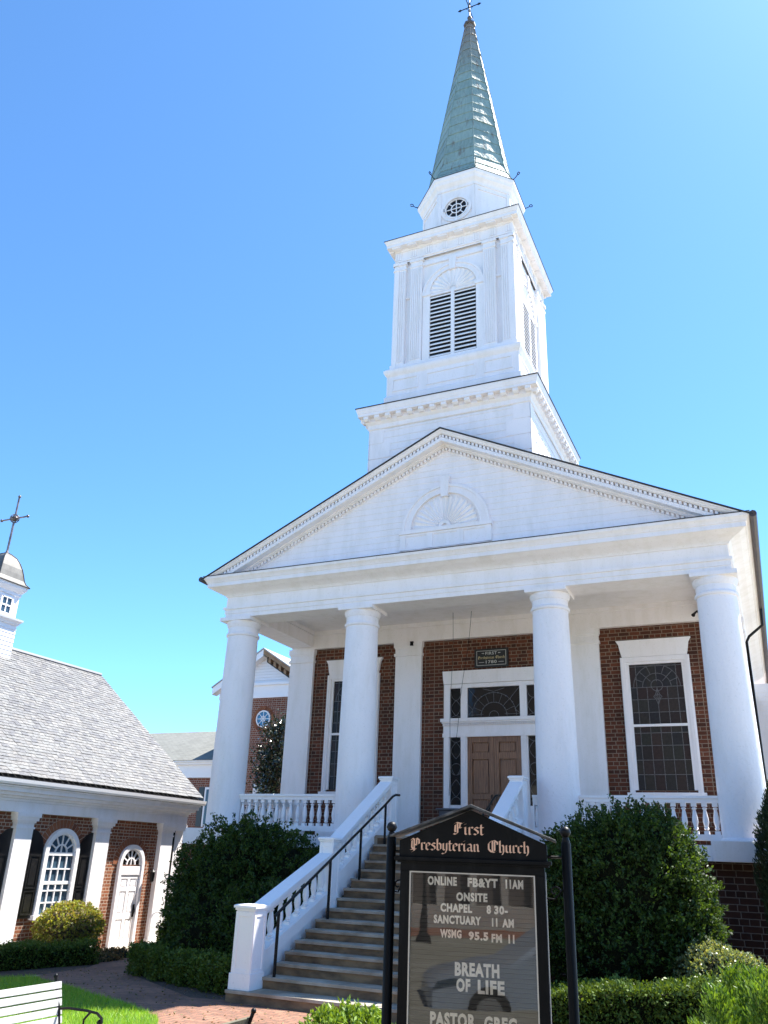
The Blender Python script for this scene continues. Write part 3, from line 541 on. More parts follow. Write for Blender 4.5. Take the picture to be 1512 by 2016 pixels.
lo_dark = simple('belfry_shade_black', (.006, .006, .007), rough=.9)  # near-black colour of a flat panel, stands for shade behind the louvres
for si, Fm in enumerate(sides(BB)):
    p = MB()
    for a0, a1 in ((-1.85, -1.47), (-1.31, -.94), (.94, 1.31), (1.47, 1.85)):
        p.fbox(Fm, a0, a1, 13.42, 16.76, -.02, .105); p.fbox(Fm, a0 - .03, a1 + .03, 13.28, 13.42, -.02, .135); p.fbox(Fm, a0 - .02, a1 + .02, 16.76, 16.81, -.02, .125); p.fbox(Fm, a0, a1, 16.81, 16.95, -.02, .108); p.fbox(Fm, a0 - .03, a1 + .03, 16.95, 17.05, -.02, .14)
        for k in range(6): aa = a0 + .035 + k * (a1 - a0 - .07) / 5; p.fbox(Fm, aa - .015, aa + .015, 13.5, 16.7, .10, .127)
    p.fbox(Fm, -1.47, -1.31, 15.72, 15.80, -.02, .05); p.fbox(Fm, 1.31, 1.47, 15.72, 15.80, -.02, .05)
    p.fbox(Fm, -.94, .94, 16.78, 16.92, -.02, .05)
    p.build('pilaster', WH, CH)
    a = MB(); c = (0, 15.70)
    a.arc(Fm, c, .83, 0, math.pi, .22, 0, .045, 26); a.arc(Fm, c, .91, 0, math.pi, .06, .04, .07, 26); a.arc(Fm, c, .745, 0, math.pi, .04, .04, .06, 26); a.poly(Fm, [(-.08, 16.38), (.08, 16.38), (.12, 16.85), (-.12, 16.85)], 0, .10)
    for s in (-1, 1): a.fbox(Fm, min(s * .70, s * .93), max(s * .70, s * .93), 13.42, 15.64, -.02, .05); a.fbox(Fm, min(s * .67, s * .94), max(s * .67, s * .94), 15.64, 15.75, -.02, .085)
    a.fbox(Fm, -.69, .69, 15.60, 15.66, -.02, .06); a.fbox(Fm, -.94, .94, 13.28, 13.44, -.02, .07); a.poly(Fm, [(.735 * math.cos(math.pi * i / 30), 15.70 + .735 * math.sin(math.pi * i / 30)) for i in range(31)], .002, .01)
    ar = a.build('belfry_arch', WH, CH)
    f = MB(); fan(f, Fm, c, .1, .71, 13, .012, .035, .03); f.build('shell_carving', WH, ar)
    MB().fbox(Fm, -.70, .70, 13.44, 15.62, -.02, .006).build('louvre_shade_panel', lo_dark, ar)
    L = MB()
    for s in (-1, 1):
        for k in range(16):
            z0 = 13.47 + k * .135; x0, x1 = (-.69, -.05) if s < 0 else (.05, .69)
            L.add([Fm.p(x0, z0, .055), Fm.p(x1, z0, .055), Fm.p(x1, z0 + .055, .012), Fm.p(x0, z0 + .055, .012), Fm.p(x0, z0 + .028, .06), Fm.p(x1, z0 + .028, .06), Fm.p(x1, z0 + .083, .017), Fm.p(x0, z0 + .083, .017)], [(0, 1, 5, 4), (4, 5, 6, 7), (0, 3, 2, 1)])
    L.fbox(Fm, -.05, .05, 13.44, 15.62, 0, .07); L.build('louvres', WH, ar)
BE = 1.80
bc = MB().ring([(0, 17.05), (0, 17.10), (.03, 17.105), (.035, 17.15), (0, 17.16), (0, 17.46), (.03, 17.47), (.05, 17.50), (.06, 17.53), (.22, 17.55), (.235, 17.55), (.235, 17.66), (.25, 17.67), (.27, 17.72), (.295, 17.76), (.30, 17.785), (-.4, 17.92)], -BE, BE, YC - BE, YC + BE).build('belfry_entablature', WH, CH)
for Fm in sides(BE):
    a = -3.5 * .495; m = MB(); m.fbox(Fm, a - .105, a + .105, 17.165, 17.455, -.01, .018)
    for k in range(3): m.fbox(Fm, a - .095 + k * .068, a - .055 + k * .068 + .012, 17.17, 17.44, .016, .036)
    t0 = m.build('triglyph', WH, bc); u0 = MB().fbox(Fm, a - .14, a + .14, 17.50, 17.55, .03, .21).build('mutule', WH, bc)
    for i in range(1, 8): copy_of(t0, tuple(Fm.e * (i * .495)), bc); copy_of(u0, tuple(Fm.e * (i * .495)), bc)
MB().ring([(.31, 17.782), (.315, 17.80), (-.4, 17.95)], -BE, BE, YC - BE, YC + BE).build('flashing', DRIP, bc)
# octagon under the spire
OA = 1.43
oc = MB().octa([(OA + .04, 17.75), (OA + .04, 18.22), (OA + .01, 18.26), (OA, 18.28), (OA, 19.72), (OA + .03, 19.73), (OA + .04, 19.82), (OA + .07, 19.87), (OA + .13, 19.94), (OA + .15, 20.02), (OA + .19, 20.08), (OA + .20, 20.16), (OA + .20, 20.185)], 0, YC, True).build('octagon_stage', WH, CH)
m = MB(); hw = OA * math.tan(math.pi / 8)
for k in range(8):
    th = k * math.pi / 4; nv = Vector((math.sin(th), -math.cos(th), 0)); ev = Vector((math.cos(th), math.sin(th), 0)); Fm = Frame(Vector((0, YC, 0)) + nv * OA, ev, nv)
    for s in (-1, 1): m.fbox(Fm, min(s * (hw + .005), s * (hw - .09)), max(s * (hw + .005), s * (hw - .09)), 18.25, 19.70, -.02, .03)
    if k % 2: m.fbox(Fm, -hw + .09, hw - .09, 19.55, 19.62, -.02, .025)
    else:
        c = (0, 18.95); m.arc(Fm, c, .44, 0, 2 * math.pi, .12, 0, .05, 32); m.arc(Fm, c, .39, 0, 2 * math.pi, .03, .045, .07, 32)
        for a in (0, 90, 180, 270): m.poly(Fm, [(c[0] + math.cos(R(a)) * .38 + u, c[1] + math.sin(R(a)) * .46 + v) for u, v in ((-.05, -.06), (.05, -.06), (.05, .06), (-.05, .06))], 0, .07)
        for s in (-1, 1):
            for z0, z1 in ((18.66, 18.95), (18.955, 19.24)): m.fbox(Fm, min(s * .49, s * .53), max(s * .49, s * .53), z0, z1, 0, .02)
        wn = MB().disc(Fm, c, .335, 0, .008, 28).build('round_window', GLB if k else GLD, CH)
        mu = MB().arc(Fm, c, .345, 0, 2 * math.pi, .03, .006, .035, 28).arc(Fm, c, .17, 0, 2 * math.pi, .03, .006, .03, 20)
        mu.seg(Fm, (c[0] - .34, c[1]), (c[0] + .34, c[1]), .028, .006, .028); mu.seg(Fm, (c[0], c[1] - .34), (c[0], c[1] + .34), .028, .006, .029)
        for a in (45, 135, 225, 315): mu.seg(Fm, (c[0] + .17 * math.cos(R(a)), c[1] + .17 * math.sin(R(a))), (c[0] + .34 * math.cos(R(a)), c[1] + .34 * math.sin(R(a))), .026, .006, .027)
        mu.build('muntins', WH, wn)
m.build('octagon_trim', WH, oc)
MB().octa([(OA + .21, 20.182), (OA + .215, 20.20), (OA + .1, 20.21)], 0, YC).build('flashing', DRIP, oc)
# spire with lapped copper courses
def spr(z):
    t = (z - 20.2) / (28.9 - 20.2); r = 1.40 * (1 - t) + .135 * t
    return r + .20 * max(0, 1 - (z - 20.2) / .95) ** 2
sp = MB(); zs = [20.2, 20.42, 20.7] + [21.1 + .47 * i for i in range(17)] + [28.9]; k8 = 1 / math.cos(math.pi / 8)
for z0, z1 in zip(zs, zs[1:]):
    for k in range(8):
        a0, a1 = math.pi / 8 + k * math.pi / 4, math.pi / 8 + (k + 1) * math.pi / 4; dz = random.uniform(-.025, .025)
        P = lambda r, a, z: (r * k8 * math.cos(a), YC + r * k8 * math.sin(a), z)
        r0, r1 = spr(z0) + .014 + random.uniform(0, .008), spr(z1) + .002; am = (a0 + a1) / 2; bu = random.uniform(.0, .012)
        mid = lambda r, z: ((r + bu) * math.cos(am), YC + (r + bu) * math.sin(am), z)
        sp.add([P(r0, a0, z0), mid(r0, z0 + dz * .5), P(r0, a1, z0), P(r1, a1, z1), mid(r1, z1), P(r1, a0, z1), P(r0 - .016, a0, z0), P(r0 - .016, a1, z0)], [(0, 1, 4, 5), (1, 2, 3, 4), (6, 7, 2, 1, 0)])
spo = sp.build('spire', COP, CH)
rb = MB()
for k in range(8):
    a = math.pi / 8 + k * math.pi / 4; rb.tube([((spr(z) + .012) * k8 * math.cos(a), YC + (spr(z) + .012) * k8 * math.sin(a), z) for z in zs], .017, 5)
rb.build('hip_seams', COP, spo)
hk = MB()
for k in range(8):
    a = math.pi / 8 + k * math.pi / 4; P = lambda r, z, da=0: (r * math.cos(a + da), YC + r * math.sin(a + da), z)
    r = (OA + .2) * k8; hk.tube([P(r - .1, 20.22), P(r + .06, 20.24), P(r + .15, 20.30)] + [P(r + .19 - .05 * math.cos(t) , 20.33 + .05 * math.sin(t)) for t in [i * math.pi / 4 for i in range(8)]], .014, 5)
hk.build('hooks', BLK, spo)
fi = MB().octa([(.15, 28.86), (.20, 28.88), (.21, 28.96), (.15, 29.0), (.09, 29.06)], 0, YC, True); fi.lathe([(.05, 29.05), (.03, 29.25), (.028, 29.9), (.02, 30.45), (.004, 30.55)], 0, YC, 0, 8); fi.ball((0, YC, 29.33), .085); fi.ball((0, YC, 29.72), .05)
fi.build('finial', simple('finial_metal', (.05, .05, .055), (.12, .1, .09), 8, .5, 0), CH, 40)
cr = MB(); cz = 29.92
cr.tube([(-.42, YC, cz), (.42, YC, cz)], .018, 6); cr.tube([(0, YC - .42, cz - .08), (0, YC + .42, cz - .08)], .014, 6)
for s in (-1, 1):
    cr.tube([(s * .36, YC, cz - .06), (s * .45, YC, cz), (s * .36, YC, cz + .06), (s * .30, YC, cz), (s * .36, YC, cz - .06)], .012, 5)
    cr.tube([(s * .06, YC, cz), (s * .02, YC, cz + .25), (s * .1, YC, cz + .33)], .010, 5); cr.tube([(s * .15, YC, cz), (0, YC, cz - .16)], .010, 5)
    cr.tube([(0, YC + s * .36, cz - .13), (0, YC + s * .45, cz - .08), (0, YC + s * .36, cz - .03)], .011, 5)
cr.build('cross', BLK, CH)
# gutter and downspout on the right side
MB().tube([(6.93, -.93, 7.27), (6.93, BACK, 7.27)], .075, 8).build('gutter', BRZ, CH, 40); MB().tube([(-6.93, -.93, 7.27), (-6.93, BACK, 7.27)], .075, 8).build('gutter', BRZ, CH, 40)
MB().tube([(6.9, 6.2, 7.2), (6.88, 6.2, 6.75), (6.5, 6.2, 6.45), (6.42, 6.2, 6.3), (6.40, 6.2, 1.0)], .038, 8).build('downspout', BLK, CH, 40)
wing = MB(); z = .9
wing.box(6.31, 9.2, 15.0, 22.0, -1.7, .9)
while z < 6.8:
    wing.add([(6.31, 15.0 - .02, z), (9.2, 15.0 - .02, z), (9.2, 15.0, z + .16), (6.31, 15.0, z + .16), (6.31, 15.0, z), (9.2, 15.0, z)], [(0, 1, 2, 3), (4, 5, 1, 0)]); wing.add([(9.22, 15, z), (9.22, 22, z), (9.2, 22, z + .16), (9.2, 15, z + .16)], [(0, 1, 2, 3)]); z += .16
wing.build('side_wing', WSD, CH)
# porch railings
BALP = [(.055, 0), (.055, .07), (.03, .085), (.05, .12), (.035, .15), (.045, .19), (.058, .26), (.052, .34), (.034, .46), (.028, .50), (.045, .515), (.045, .535), (.03, .55), (.055, .57), (.055, .64)]
def bal_mesh(x, y, z0, h, parent):
    m = MB(); k = h / .64; m.box(x - .05, x + .05, y - .05, y + .05, z0, z0 + .07 * k); m.box(x - .05, x + .05, y - .05, y + .05, z0 + .565 * k, z0 + h)
    m.lathe([(r, z * k) for r, z in BALP[2:-2]], x, y, z0, 10); return m.build('baluster', WHF, parent, 40)
def railing(p, q, n, z0=.97, z1=1.79, name='porch_railing'):
    m = MB(); dx, dy = q[0] - p[0], q[1] - p[1]; L = math.hypot(dx, dy); ev = Vector((dx / L, dy / L, 0)); nv = Vector((ev.y, -ev.x, 0)); Fm = Frame((p[0], p[1], 0), ev, nv)
    m.fbox(Fm, 0, L, z1 - .05, z1, -.10, .10); m.fbox(Fm, 0, L, z1 - .13, z1 - .05, -.07, .07); m.fbox(Fm, 0, L, z0, z0 + .11, -.075, .075); m.fbox(Fm, 0, .03, z0 + .108, z1 - .128, -.06, .06); m.fbox(Fm, L - .03, L, z0 + .108, z1 - .128, -.06, .06)
    o = m.build(name, WHF, CH); b0 = None
    for i in range(n):
        t = (i + .5) / n * L
        if b0 is None: b0 = bal_mesh(p[0] + ev.x * t, p[1] + ev.y * t, z0 + .11, z1 - .13 - z0 - .11, o); t0 = t
        else: copy_of(b0, tuple(ev * (t - t0)), o)
railing((-5.58, 0), (-2.83, 0), 14); railing((2.83, 0), (5.58, 0), 14); railing((-2.0, 0), (-1.32, 0), 3); railing((1.86, 0), (2.0, 0), 1)
railing((-6.0, .45), (-6.0, 3.2), 13); railing((6.0, .45), (6.0, 3.2), 13)

# ================================================================== STEPS
ST = thing('entrance_steps', (.27, -6.1, -1.64), 'flight of stained concrete steps with white balustrades up to the church porch', 'steps')
lv = [(-1.47, -6.14), (-1.31, -5.72), (-1.15, -5.36), (-1.005, -5.06), (-.865, -4.75), (-.72, -4.42), (-.575, -4.09), (-.42, -3.72), (-.26, -3.30), (-.10, -3.05), (.065, -2.76), (.23, -2.46), (.39, -2.19), (.55, -1.98), (.70, -1.80), (.865, -1.625)]
for i, (z, y) in enumerate(lv):
    zb = lv[i - 1][0] if i else -1.72; x0, x1 = (-1.39, 1.95) if i == 0 else (-1.03, 1.58)
    y1 = lv[i + 1][1] + .05 if i < len(lv) - 1 else -1.60
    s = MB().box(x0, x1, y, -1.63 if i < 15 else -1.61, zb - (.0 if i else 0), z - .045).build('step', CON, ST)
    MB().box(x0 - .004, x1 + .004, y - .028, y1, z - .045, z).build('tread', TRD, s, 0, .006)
def newel(x0, x1, y0, y1, zb, zt):
    m = MB(); m.box(x0, x1, y0, y1, zb, zt - .06); m.box(x0 - .025, x1 + .025, y0 - .025, y1 + .025, zb, zb + .22); m.box(x0 - .02, x1 + .02, y0 - .02, y1 + .02, zt - .085, zt - .05)
    m.ring([(.04, zt - .05), (.04, zt - .015), (.0, zt), (-.15, zt + .006)], x0, x1, y0, y1)
    for Fm, wdt in ((Frame((x0, y0, 0), X, -Y), x1 - x0), (Frame((x1, y0, 0), Y, X), y1 - y0), (Frame((x0, y1, 0), -Y, -X), y1 - y0)):
        for a0, a1, z0, z1 in ((0, .055, zb + .22, zt - .1), (wdt - .055, wdt, zb + .22, zt - .1), (.055, wdt - .055, zt - .17, zt - .1), (.055, wdt - .055, zb + .22, zb + .27)): m.fbox(Fm, a0, a1, z0, z1, -.01, .012)
    return m.build('newel', WHF, ST, 0, .004)
for x0, x1 in ((-1.366, -1.034), (1.585, 1.915)):
    newel(x0, x1, -6.077, -5.722, -1.47, -.30); newel(x0 + .03, x1 - .03, -3.52, -3.23, -.47, .775); newel(x0 + .03, x1 - .03, -.91, -.615, .6, 2.11)
    xa, xb = x0 + .04, x1 - .04; Fs = Frame((xa, 0, 0), Y, -X)
    for (ya, za), (yb, zb2), (sa, sb), nb in (((-5.73, -.345), (-3.50, .505), (-1.20, -.34), 8), ((-3.25, .715), (-.9, 2.0), (-.06, 1.07), 9)):
        m = MB(); wq = xb - xa
        m.poly(Fs, [(ya, za - .07), (yb, zb2 - .07), (yb, zb2), (ya, za)], -wq - .02, .02); m.poly(Fs, [(ya, za - .15), (yb, zb2 - .15), (yb, zb2 - .068), (ya, za - .068)], -wq + .03, -.03)
        m.poly(Fs, [(ya, sa - .02), (yb, sb - .02), (yb, sb + .17), (ya, sa + .17)], -wq + .03, -.03); m.poly(Fs, [(ya, sa + .15), (yb, sb + .15), (yb, sb + .20), (ya, sa + .20)], -wq, 0)
        m.poly(Fs, [(ya, sa - .35), (yb, sb - .35), (yb, sb - .021), (ya, sa - .021)], -wq + .06, -.06)
        o = m.build('stair_railing', WHF, ST); b0 = None; h = (za - .15) - (sa + .20); xm = (xa + xb) / 2
        for i in range(nb):
            t = (i + .5) / nb; y = ya + (yb - ya) * t; z0 = sa + .19 + (sb - sa) * t; hh = (za - .14 + (zb2 - za) * t) - z0
            if b0 is None: b0 = bal_mesh(xm, y, z0 - .03, hh + .06, o); p0 = (y, z0)
            else: copy_of(b0, (0, y - p0[0], z0 - p0[1]), o)
for hxx, lab in ((-.85, 'black iron handrail on the left side of the church steps'), (1.40, 'black iron handrail on the right side of the church steps')):
    t = thing('handrail', (hxx, -5.66, -1.31), lab, 'handrail', 'iron handrails on the steps')
    MB().tube([(hxx, -5.78, -.46), (hxx, -5.62, -.383), (hxx, -1.68, 1.467), (hxx, -1.5, 1.56), (hxx, -1.3, 1.66), (hxx, -1.15, 1.70), (hxx, -.95, 1.71)], .024, 8).build('rail', BLK, t, 40)
    for y, zb in ((-5.66, -1.31), (-3.99, -.58), (-2.78, .06), (-1.66, .70)):
        zt = -.383 + (y + 5.62) * (1.85 / 3.94); MB().box(hxx - .018, hxx + .018, y - .018, y + .018, zb - .02, zt).build('post', BLK, t)

# ------------------------------------------------------------------ things hung on the church
F = FY(3.34); pq = thing('name_plaque', (-.05, 3.32, 5.6), 'small black plaque with 1780 lettering on the brick over the church door', 'plaque')
MB().fbox(F, -.53, .44, 5.36, 5.88, 0, .04).build('board', simple('plaque_black', (.010, .010, .009), rough=.35), pq, 0, .006)
m = MB()
for p, q in (((-.46, 5.42), (.37, 5.42)), ((.37, 5.42), (.37, 5.82)), ((.37, 5.82), (-.46, 5.82)), ((-.46, 5.82), (-.46, 5.42))): m.seg(F, p, q, .012, .04, .044)
m.seg(F, (-.40, 5.50), (-.25, 5.50), .012, .04, .044); m.seg(F, (.16, 5.50), (.31, 5.50), .012, .04, .044); m.poly(F, [(-.33, 5.75), (-.26, 5.765), (-.24, 5.75), (-.26, 5.735)], .04, .044); m.poly(F, [(.24, 5.75), (.17, 5.765), (.15, 5.75), (.17, 5.735)], .04, .044); m.build('border', SILV, pq)
text('FIRST', F, -.21, .12, 5.705, .085, .042, SILV, pq); blackletter('Presbyterian Church', F, -.42, .34, 5.595, .05, .042, PGOLD, pq); text('1780', F, -.20, .11, 5.465, .085, .042, SILV, pq)
for (x0, y0), (x1, z1), lab in (((-.85, 2.44), (-1.18, 2.0), 'thin dark cord hanging from the porch ceiling, left of the pair'), ((-.32, 2.45), (-1.05, 3.05), 'slanting thin dark cord from porch ceiling towards the door frame, right of the pair')):
    pts = [(x0 + (x1 - x0) * t + .02 * math.sin(t * 9), y0 + (3.05 - y0) * t, 6.735 + (z1 - 6.735) * t - .12 * math.sin(math.pi * t)) for t in [i / 14 for i in range(15)]]
    tag(MB().tube(pts, .006, 5).build('hanging_cord', BLK), lab, 'cord', 'cords hanging in the porch')
b = thing('dark_box', (-1.05, 2.75, .88), 'dark grey box standing left of the church door behind the sign', 'box')  # plain dark box, use not identified
MB().box(-1.28, -.82, 2.6, 2.95, .88, 1.62).build('body', simple('box_grey', (.07, .075, .085), rough=.5), b, 0, .02); MB().poly(Frame((0, 2.9, 0), X, -Y), [(-1.36, 1.62), (-.70, 1.62), (-.72, 1.66), (-1.34, 1.66)], -.06, .36).build('lid', simple('box_lid', (.10, .105, .12), rough=.45), b, 0, .008)
c = thing('security_camera', (-2.36, 3.15, 6.1), 'tiny black dome fixed near the top of the pilaster left of the door', 'camera')
MB().lathe([(.05, 0), (.05, .05), (.03, .09)], -2.36, 3.14, 6.08, 10).build('dome', BLK, c); MB().box(-2.41, -2.31, 3.13, 3.18, 6.16, 6.2).build('mount', BLK, c)
c = thing('security_light', (5.40, 3.1, 6.45), 'small twin spotlight under the porch beam beside the right column', 'lamp')
MB().box(5.35, 5.45, 3.1, 3.16, 6.4, 6.5).build('base', WHF, c)
for s in (-1, 1): MB().tube([(5.4, 3.1, 6.42), (5.4 + s * .06, 2.98, 6.33), (5.4 + s * .09, 2.92, 6.27)], [.02, .03, .05], 8).build('lamp_head', BLK, c)

# ================================================================== SIGN
SG = thing('church_sign', (4.6, -12.25, -1.64), 'black gabled church notice board between two ball-topped posts, with white letters', 'sign')
th = R(13); SF = Frame((4.6, -12.25, 0), (math.cos(th), math.sin(th), 0), (math.sin(th), -math.cos(th), 0))
m = MB(); D0 = -.17
for s in (-1, 1): m.fbox(SF, min(s * .432, s * .50), max(s * .432, s * .50), -1.05, .377, D0, .03)
m.fbox(SF, -.50, .50, .377, .444, D0, .032); m.fbox(SF, -.50, .50, -1.12, -.80, D0, .031); m.fbox(SF, -.432, .432, -.80, .377, D0, -.045); m.fbox(SF, -.54, .548, .444, .470, D0 - .04, .06); m.fbox(SF, -.52, .53, .43, .4445, D0 - .02, .045)
m.poly(SF, [(-.51, .47), (.52, .47), (.52, .575), (0, .79), (-.51, .575)], D0, .028)
cab = m.build('cabinet', BLKW, SG, 0, .003)
m = MB(); m.poly(SF, [(-.572, .592), (.003, .806), (.584, .592), (.584, .607), (.003, .826), (-.572, .607)], D0 - .06, .085); m.build('gable_roof', simple('weathered_sunlit_roof', (.03, .03, .03), (.11, .11, .105), 14, .5, 0, .004, 0, (1, 1, 1), .4, .7, .3), SG, 0, .003)  # roof grey covers both wear and sun glare painted into the colour
bd = MB(); z = -.80
while z < .375: bd.fbox(SF, -.431, .431, z, min(z + .0245, .377), -.05, -.024); z += .0275
bd.build('letter_board', simple('felt_black', (.016, .015, .014), rough=.6), SG)
def glass_mat():
    m, p = newmat('sign_glass'); ntm = m.node_tree; tr = nn(m, 'ShaderNodeBsdfTransparent'); gl = nn(m, 'ShaderNodeBsdfGlossy'); gl.inputs['Roughness'].default_value = .01; gl.inputs['Color'].default_value = (1, 1, 1, 1)
    fr = nn(m, 'ShaderNodeFresnel'); fr.inputs[0].default_value = 1.62; mx = nn(m, 'ShaderNodeMixShader'); lk(m, fr.outputs[0], mx.inputs[0]); lk(m, tr.outputs[0], mx.inputs[1]); lk(m, gl.outputs[0], mx.inputs[2]); lk(m, mx.outputs[0], ntm.nodes['Material Output'].inputs[0])
    b = nn(m, 'ShaderNodeBump'); b.inputs['Distance'].default_value = .0002; lk(m, noise(m, 5, 1), b.inputs['Height']); lk(m, b.outputs[0], gl.inputs['Normal']); return m
MB().fbox(SF, .5005, .506, -1.05, .40, D0 + .01, .02).build('sunlit_side_strip', simple('sunlit_side_grey', (.20, .205, .21), (.10, .10, .105), 10, .5, 0), SG)  # added lighter strip: sunlight on the cabinet side put into the colour
gm = MB(); gm.add([SF.p(a, z, .012) for a, z in ((-.431, -.80), (.431, -.80), (.431, .376), (-.431, .376))], [(0, 1, 2, 3)]); gm.build('glass', glass_mat(), SG)
m = MB()
for s in (-1, 1): m.fbox(SF, min(s * .424, s * .433), max(s * .424, s * .433), -.80, .377, .012, .03)
m.fbox(SF, -.424, .424, .369, .378, .012, .03); m.build('glazing_bead', simple('bead_metal', (.42, .41, .38), rough=.35, metal=.6), SG)
for s, a0, a1, z0, h in (('ONLINE', -.311, -.106, .291, .058), ('FB&YT', -.031, .177, .289, .058), ('11AM', .231, .351, .288, .058), ('ONSITE', -.11, .105, .198, .055), ('CHAPEL', -.22, -.001, .126, .055), ('8', .098, .128, .126, .054), ('30-', .15, .242, .126, .054), ('SANCTUARY', -.266, .06, .053, .054), ('11', .133, .17, .05, .053), ('AM', .203, .281, .049, .053),
    ('WSMG', -.221, -.074, -.033, .053), ('95.5', -.026, .107, -.039, .053), ('FM', .129, .199, -.045, .052), ('11', .242, .282, -.046, .053), ('BREATH', -.12, .178, -.256, .082), ('OF', -.11, -.016, -.348, .079), ('LIFE', .033, .21, -.353, .082), ('PASTOR', -.284, .017, -.556, .085), ('GREG', .073, .285, -.562, .085)):
    text(s, SF, a0, a1, z0, h, -.018, CREAM, SG, 'lettering', .05, .002)
blackletter('First', SF, -.118, .095, .625, .052, .032, GOLD, SG, 'lettering', .19); blackletter('Presbyterian', SF, -.425, .062, .516, .05, .032, GOLD, SG, 'lettering', .19); blackletter('Church', SF, .118, .405, .516, .05, .032, GOLD, SG, 'lettering', .19)
for s, a in ((-1, -.586), (1, .651)):
    c = SF.p(a, 0, -.06); po = MB().lathe([(.034, -1.75), (.034, .59), (.028, .60)], c.x, c.y, 0, 14).build('post', BLKW, SG, 40)
    MB().lathe([(.026, .595), (.03, .605), (.022, .62), (.022, .63)], c.x, c.y, 0, 12).ball((c.x, c.y, .665), .037, 16).lathe([(.0385, .658), (.0385, .668)], c.x, c.y, 0, 16).build('ball_finial', BLK, po, 60)
    k = MB(); i0, i1 = (a + .03, -.50) if s < 0 else (.50, a - .03)
    for z in (.50, -.6): k.tube([SF.p(i0, z, -.06), SF.p(i1, z, -.06)], .010, 6)
    xc = (i0 + i1) / 2; k.tube([SF.p(xc + (.045 - .0045 * j) * math.cos(j * .6) * 1.0, .28 + (.045 - .0045 * j) * math.sin(j * .6), -.06) for j in range(10)], .006, 5); k.tube([SF.p(i0, .24, -.06), SF.p(xc, .235, -.06), SF.p(i1, .30, -.06)], .006, 5)
    k.build('bracket', BLK, po)

# ================================================================== CHAPEL
CX = -10.3; FC = FXp(CX); CP = thing('chapel', (CX, 0, -2.1), 'low brick chapel with pale slate roof and small cupola', 'chapel')
MB().box(-19.4, CX, -9.0, 3.95, -2.3, 1.2).build('wall', BRH, CP)
gb = MB(); gb.poly(Frame((0, 3.95, 0), X, Y), [(-19.4, 1.2), (CX, 1.2), (-14.85, 5.9)], -.3, 0); gb.build('gable_wall', BRH, CP)
for y in (-7.85, -5.1, -2.33, .41, 3.15):
    m = MB(); a0, a1 = y - .265, y + .265
    m.fbox(FC, a0, a1, -2.12, .93, -.02, .15); m.fbox(FC, a0 - .03, a1 + .03, -2.12, -1.9, -.02, .18); m.fbox(FC, a0 - .03, a1 + .03, .80, .84, -.02, .17); m.fbox(FC, a0 - .03, a1 + .03, .93, .98, -.02, .18); m.fbox(FC, a0 - .08, a1 + .08, .98, 1.06, -.02, .21); m.fbox(FC, a0 - .11, a1 + .11, 1.06, 1.16, -.02, .24)
    m.build('pilaster', WH, CP)
m = MB(); m.fbox(FC, 3.52, 3.95, -2.12, 1.16, -.02, .10); m.fbox(FC, 3.48, 3.99, .98, 1.16, -.02, .2); m.build('corner_pier', WH, CP)
e = MB(); EO = .31
for a0, a1, z0, z1, d in ((-9, 4.0, 1.162, 1.40, .16), (-9, 4.0, 1.402, 1.46, .19), (-9, 4.05, 1.462, 1.52, .24), (-9, 4.16, 1.522, 1.60, .33), (-9, 4.2, 1.602, 1.70, .41), (-9, 4.22, 1.702, 1.74, .45)): e.fbox(FC, a0, a1, z0, z1, -.02, d)
e.build('entablature', WH, CP)
g = MB(); ga = Frame((0, -9, 0), X, -Y); gp = [(CX + .435, 1.75), (CX + .52, 1.75), (CX + .55, 1.80), (CX + .565, 1.88), (CX + .545, 1.88), (CX + .53, 1.81), (CX + .51, 1.77), (CX + .435, 1.77)]
g.poly(ga, gp, -13.35, 0)
for i in range(12): g.box(CX + .42, CX + .545, -8.5 + i * 1.05, -8.47 + i * 1.05, 1.865, 1.875)
g.build('gutter', WHF, CP); 
ez, rz, ex, rx = 1.96, 6.10, CX + .49, -14.85
MB().poly(Frame((0, -9, 0), X, -Y), [(ex - .03, ez - .05), (rx, rz - .05), (-19.85, ez - .05), (-19.85, ez - .1), (CX, 1.74), (CX + .42, 1.76)], -13.2, 0).build('roof_deck', DRIP, CP)
# slates
sv = []; sf = []; L = math.hypot(ex - rx, rz - ez); dxs, dzs = (rx - ex) / L, (rz - ez) / L; nx_, nz_ = dzs, -dxs
ex_, nrow = .135, int(L / .135)
for r in range(nrow + 1):
    s0 = r * ex_; s1 = min(s0 + .30, L + .02); y = -9 + (.1 if r % 2 else 0) + random.uniform(-.02, .02)
    while y < 4.22:
        wy = random.uniform(.17, .23); y1 = min(y + wy - .006, 4.24); lift = .026 + random.uniform(-.004, .006); j0, j1 = random.uniform(-.008, .008), random.uniform(-.008, .008); th0 = .012
        P = lambda s, yy, h: (ex + dxs * s + nx_ * h, yy, ez + dzs * s + nz_ * h)
        o = len(sv); sv += [P(s0 + j0, y, lift), P(s0 + j1, y1, lift), P(s1, y1, .004), P(s1, y, .004), P(s0 + j0, y, lift - th0), P(s0 + j1, y1, lift - th0)]
        sf += [(o, o + 1, o + 2, o + 3), (o + 4, o + 5, o + 1, o)]; y += wy
mb = MB(); mb.v, mb.f = sv, sf; mb.build('roof', SLA, CP)
MB().tube([(rx + .02, -9, rz + .02), (rx + .02, 4.2, rz + .02)], .07, 6).build('ridge_cap', simple('ridge_metal', (.30, .30, .31), rough=.5), CP)
def fan_window(F, y, zs, r, parent, rays=5):
    m = MB(); c = (y, zs)
    return m
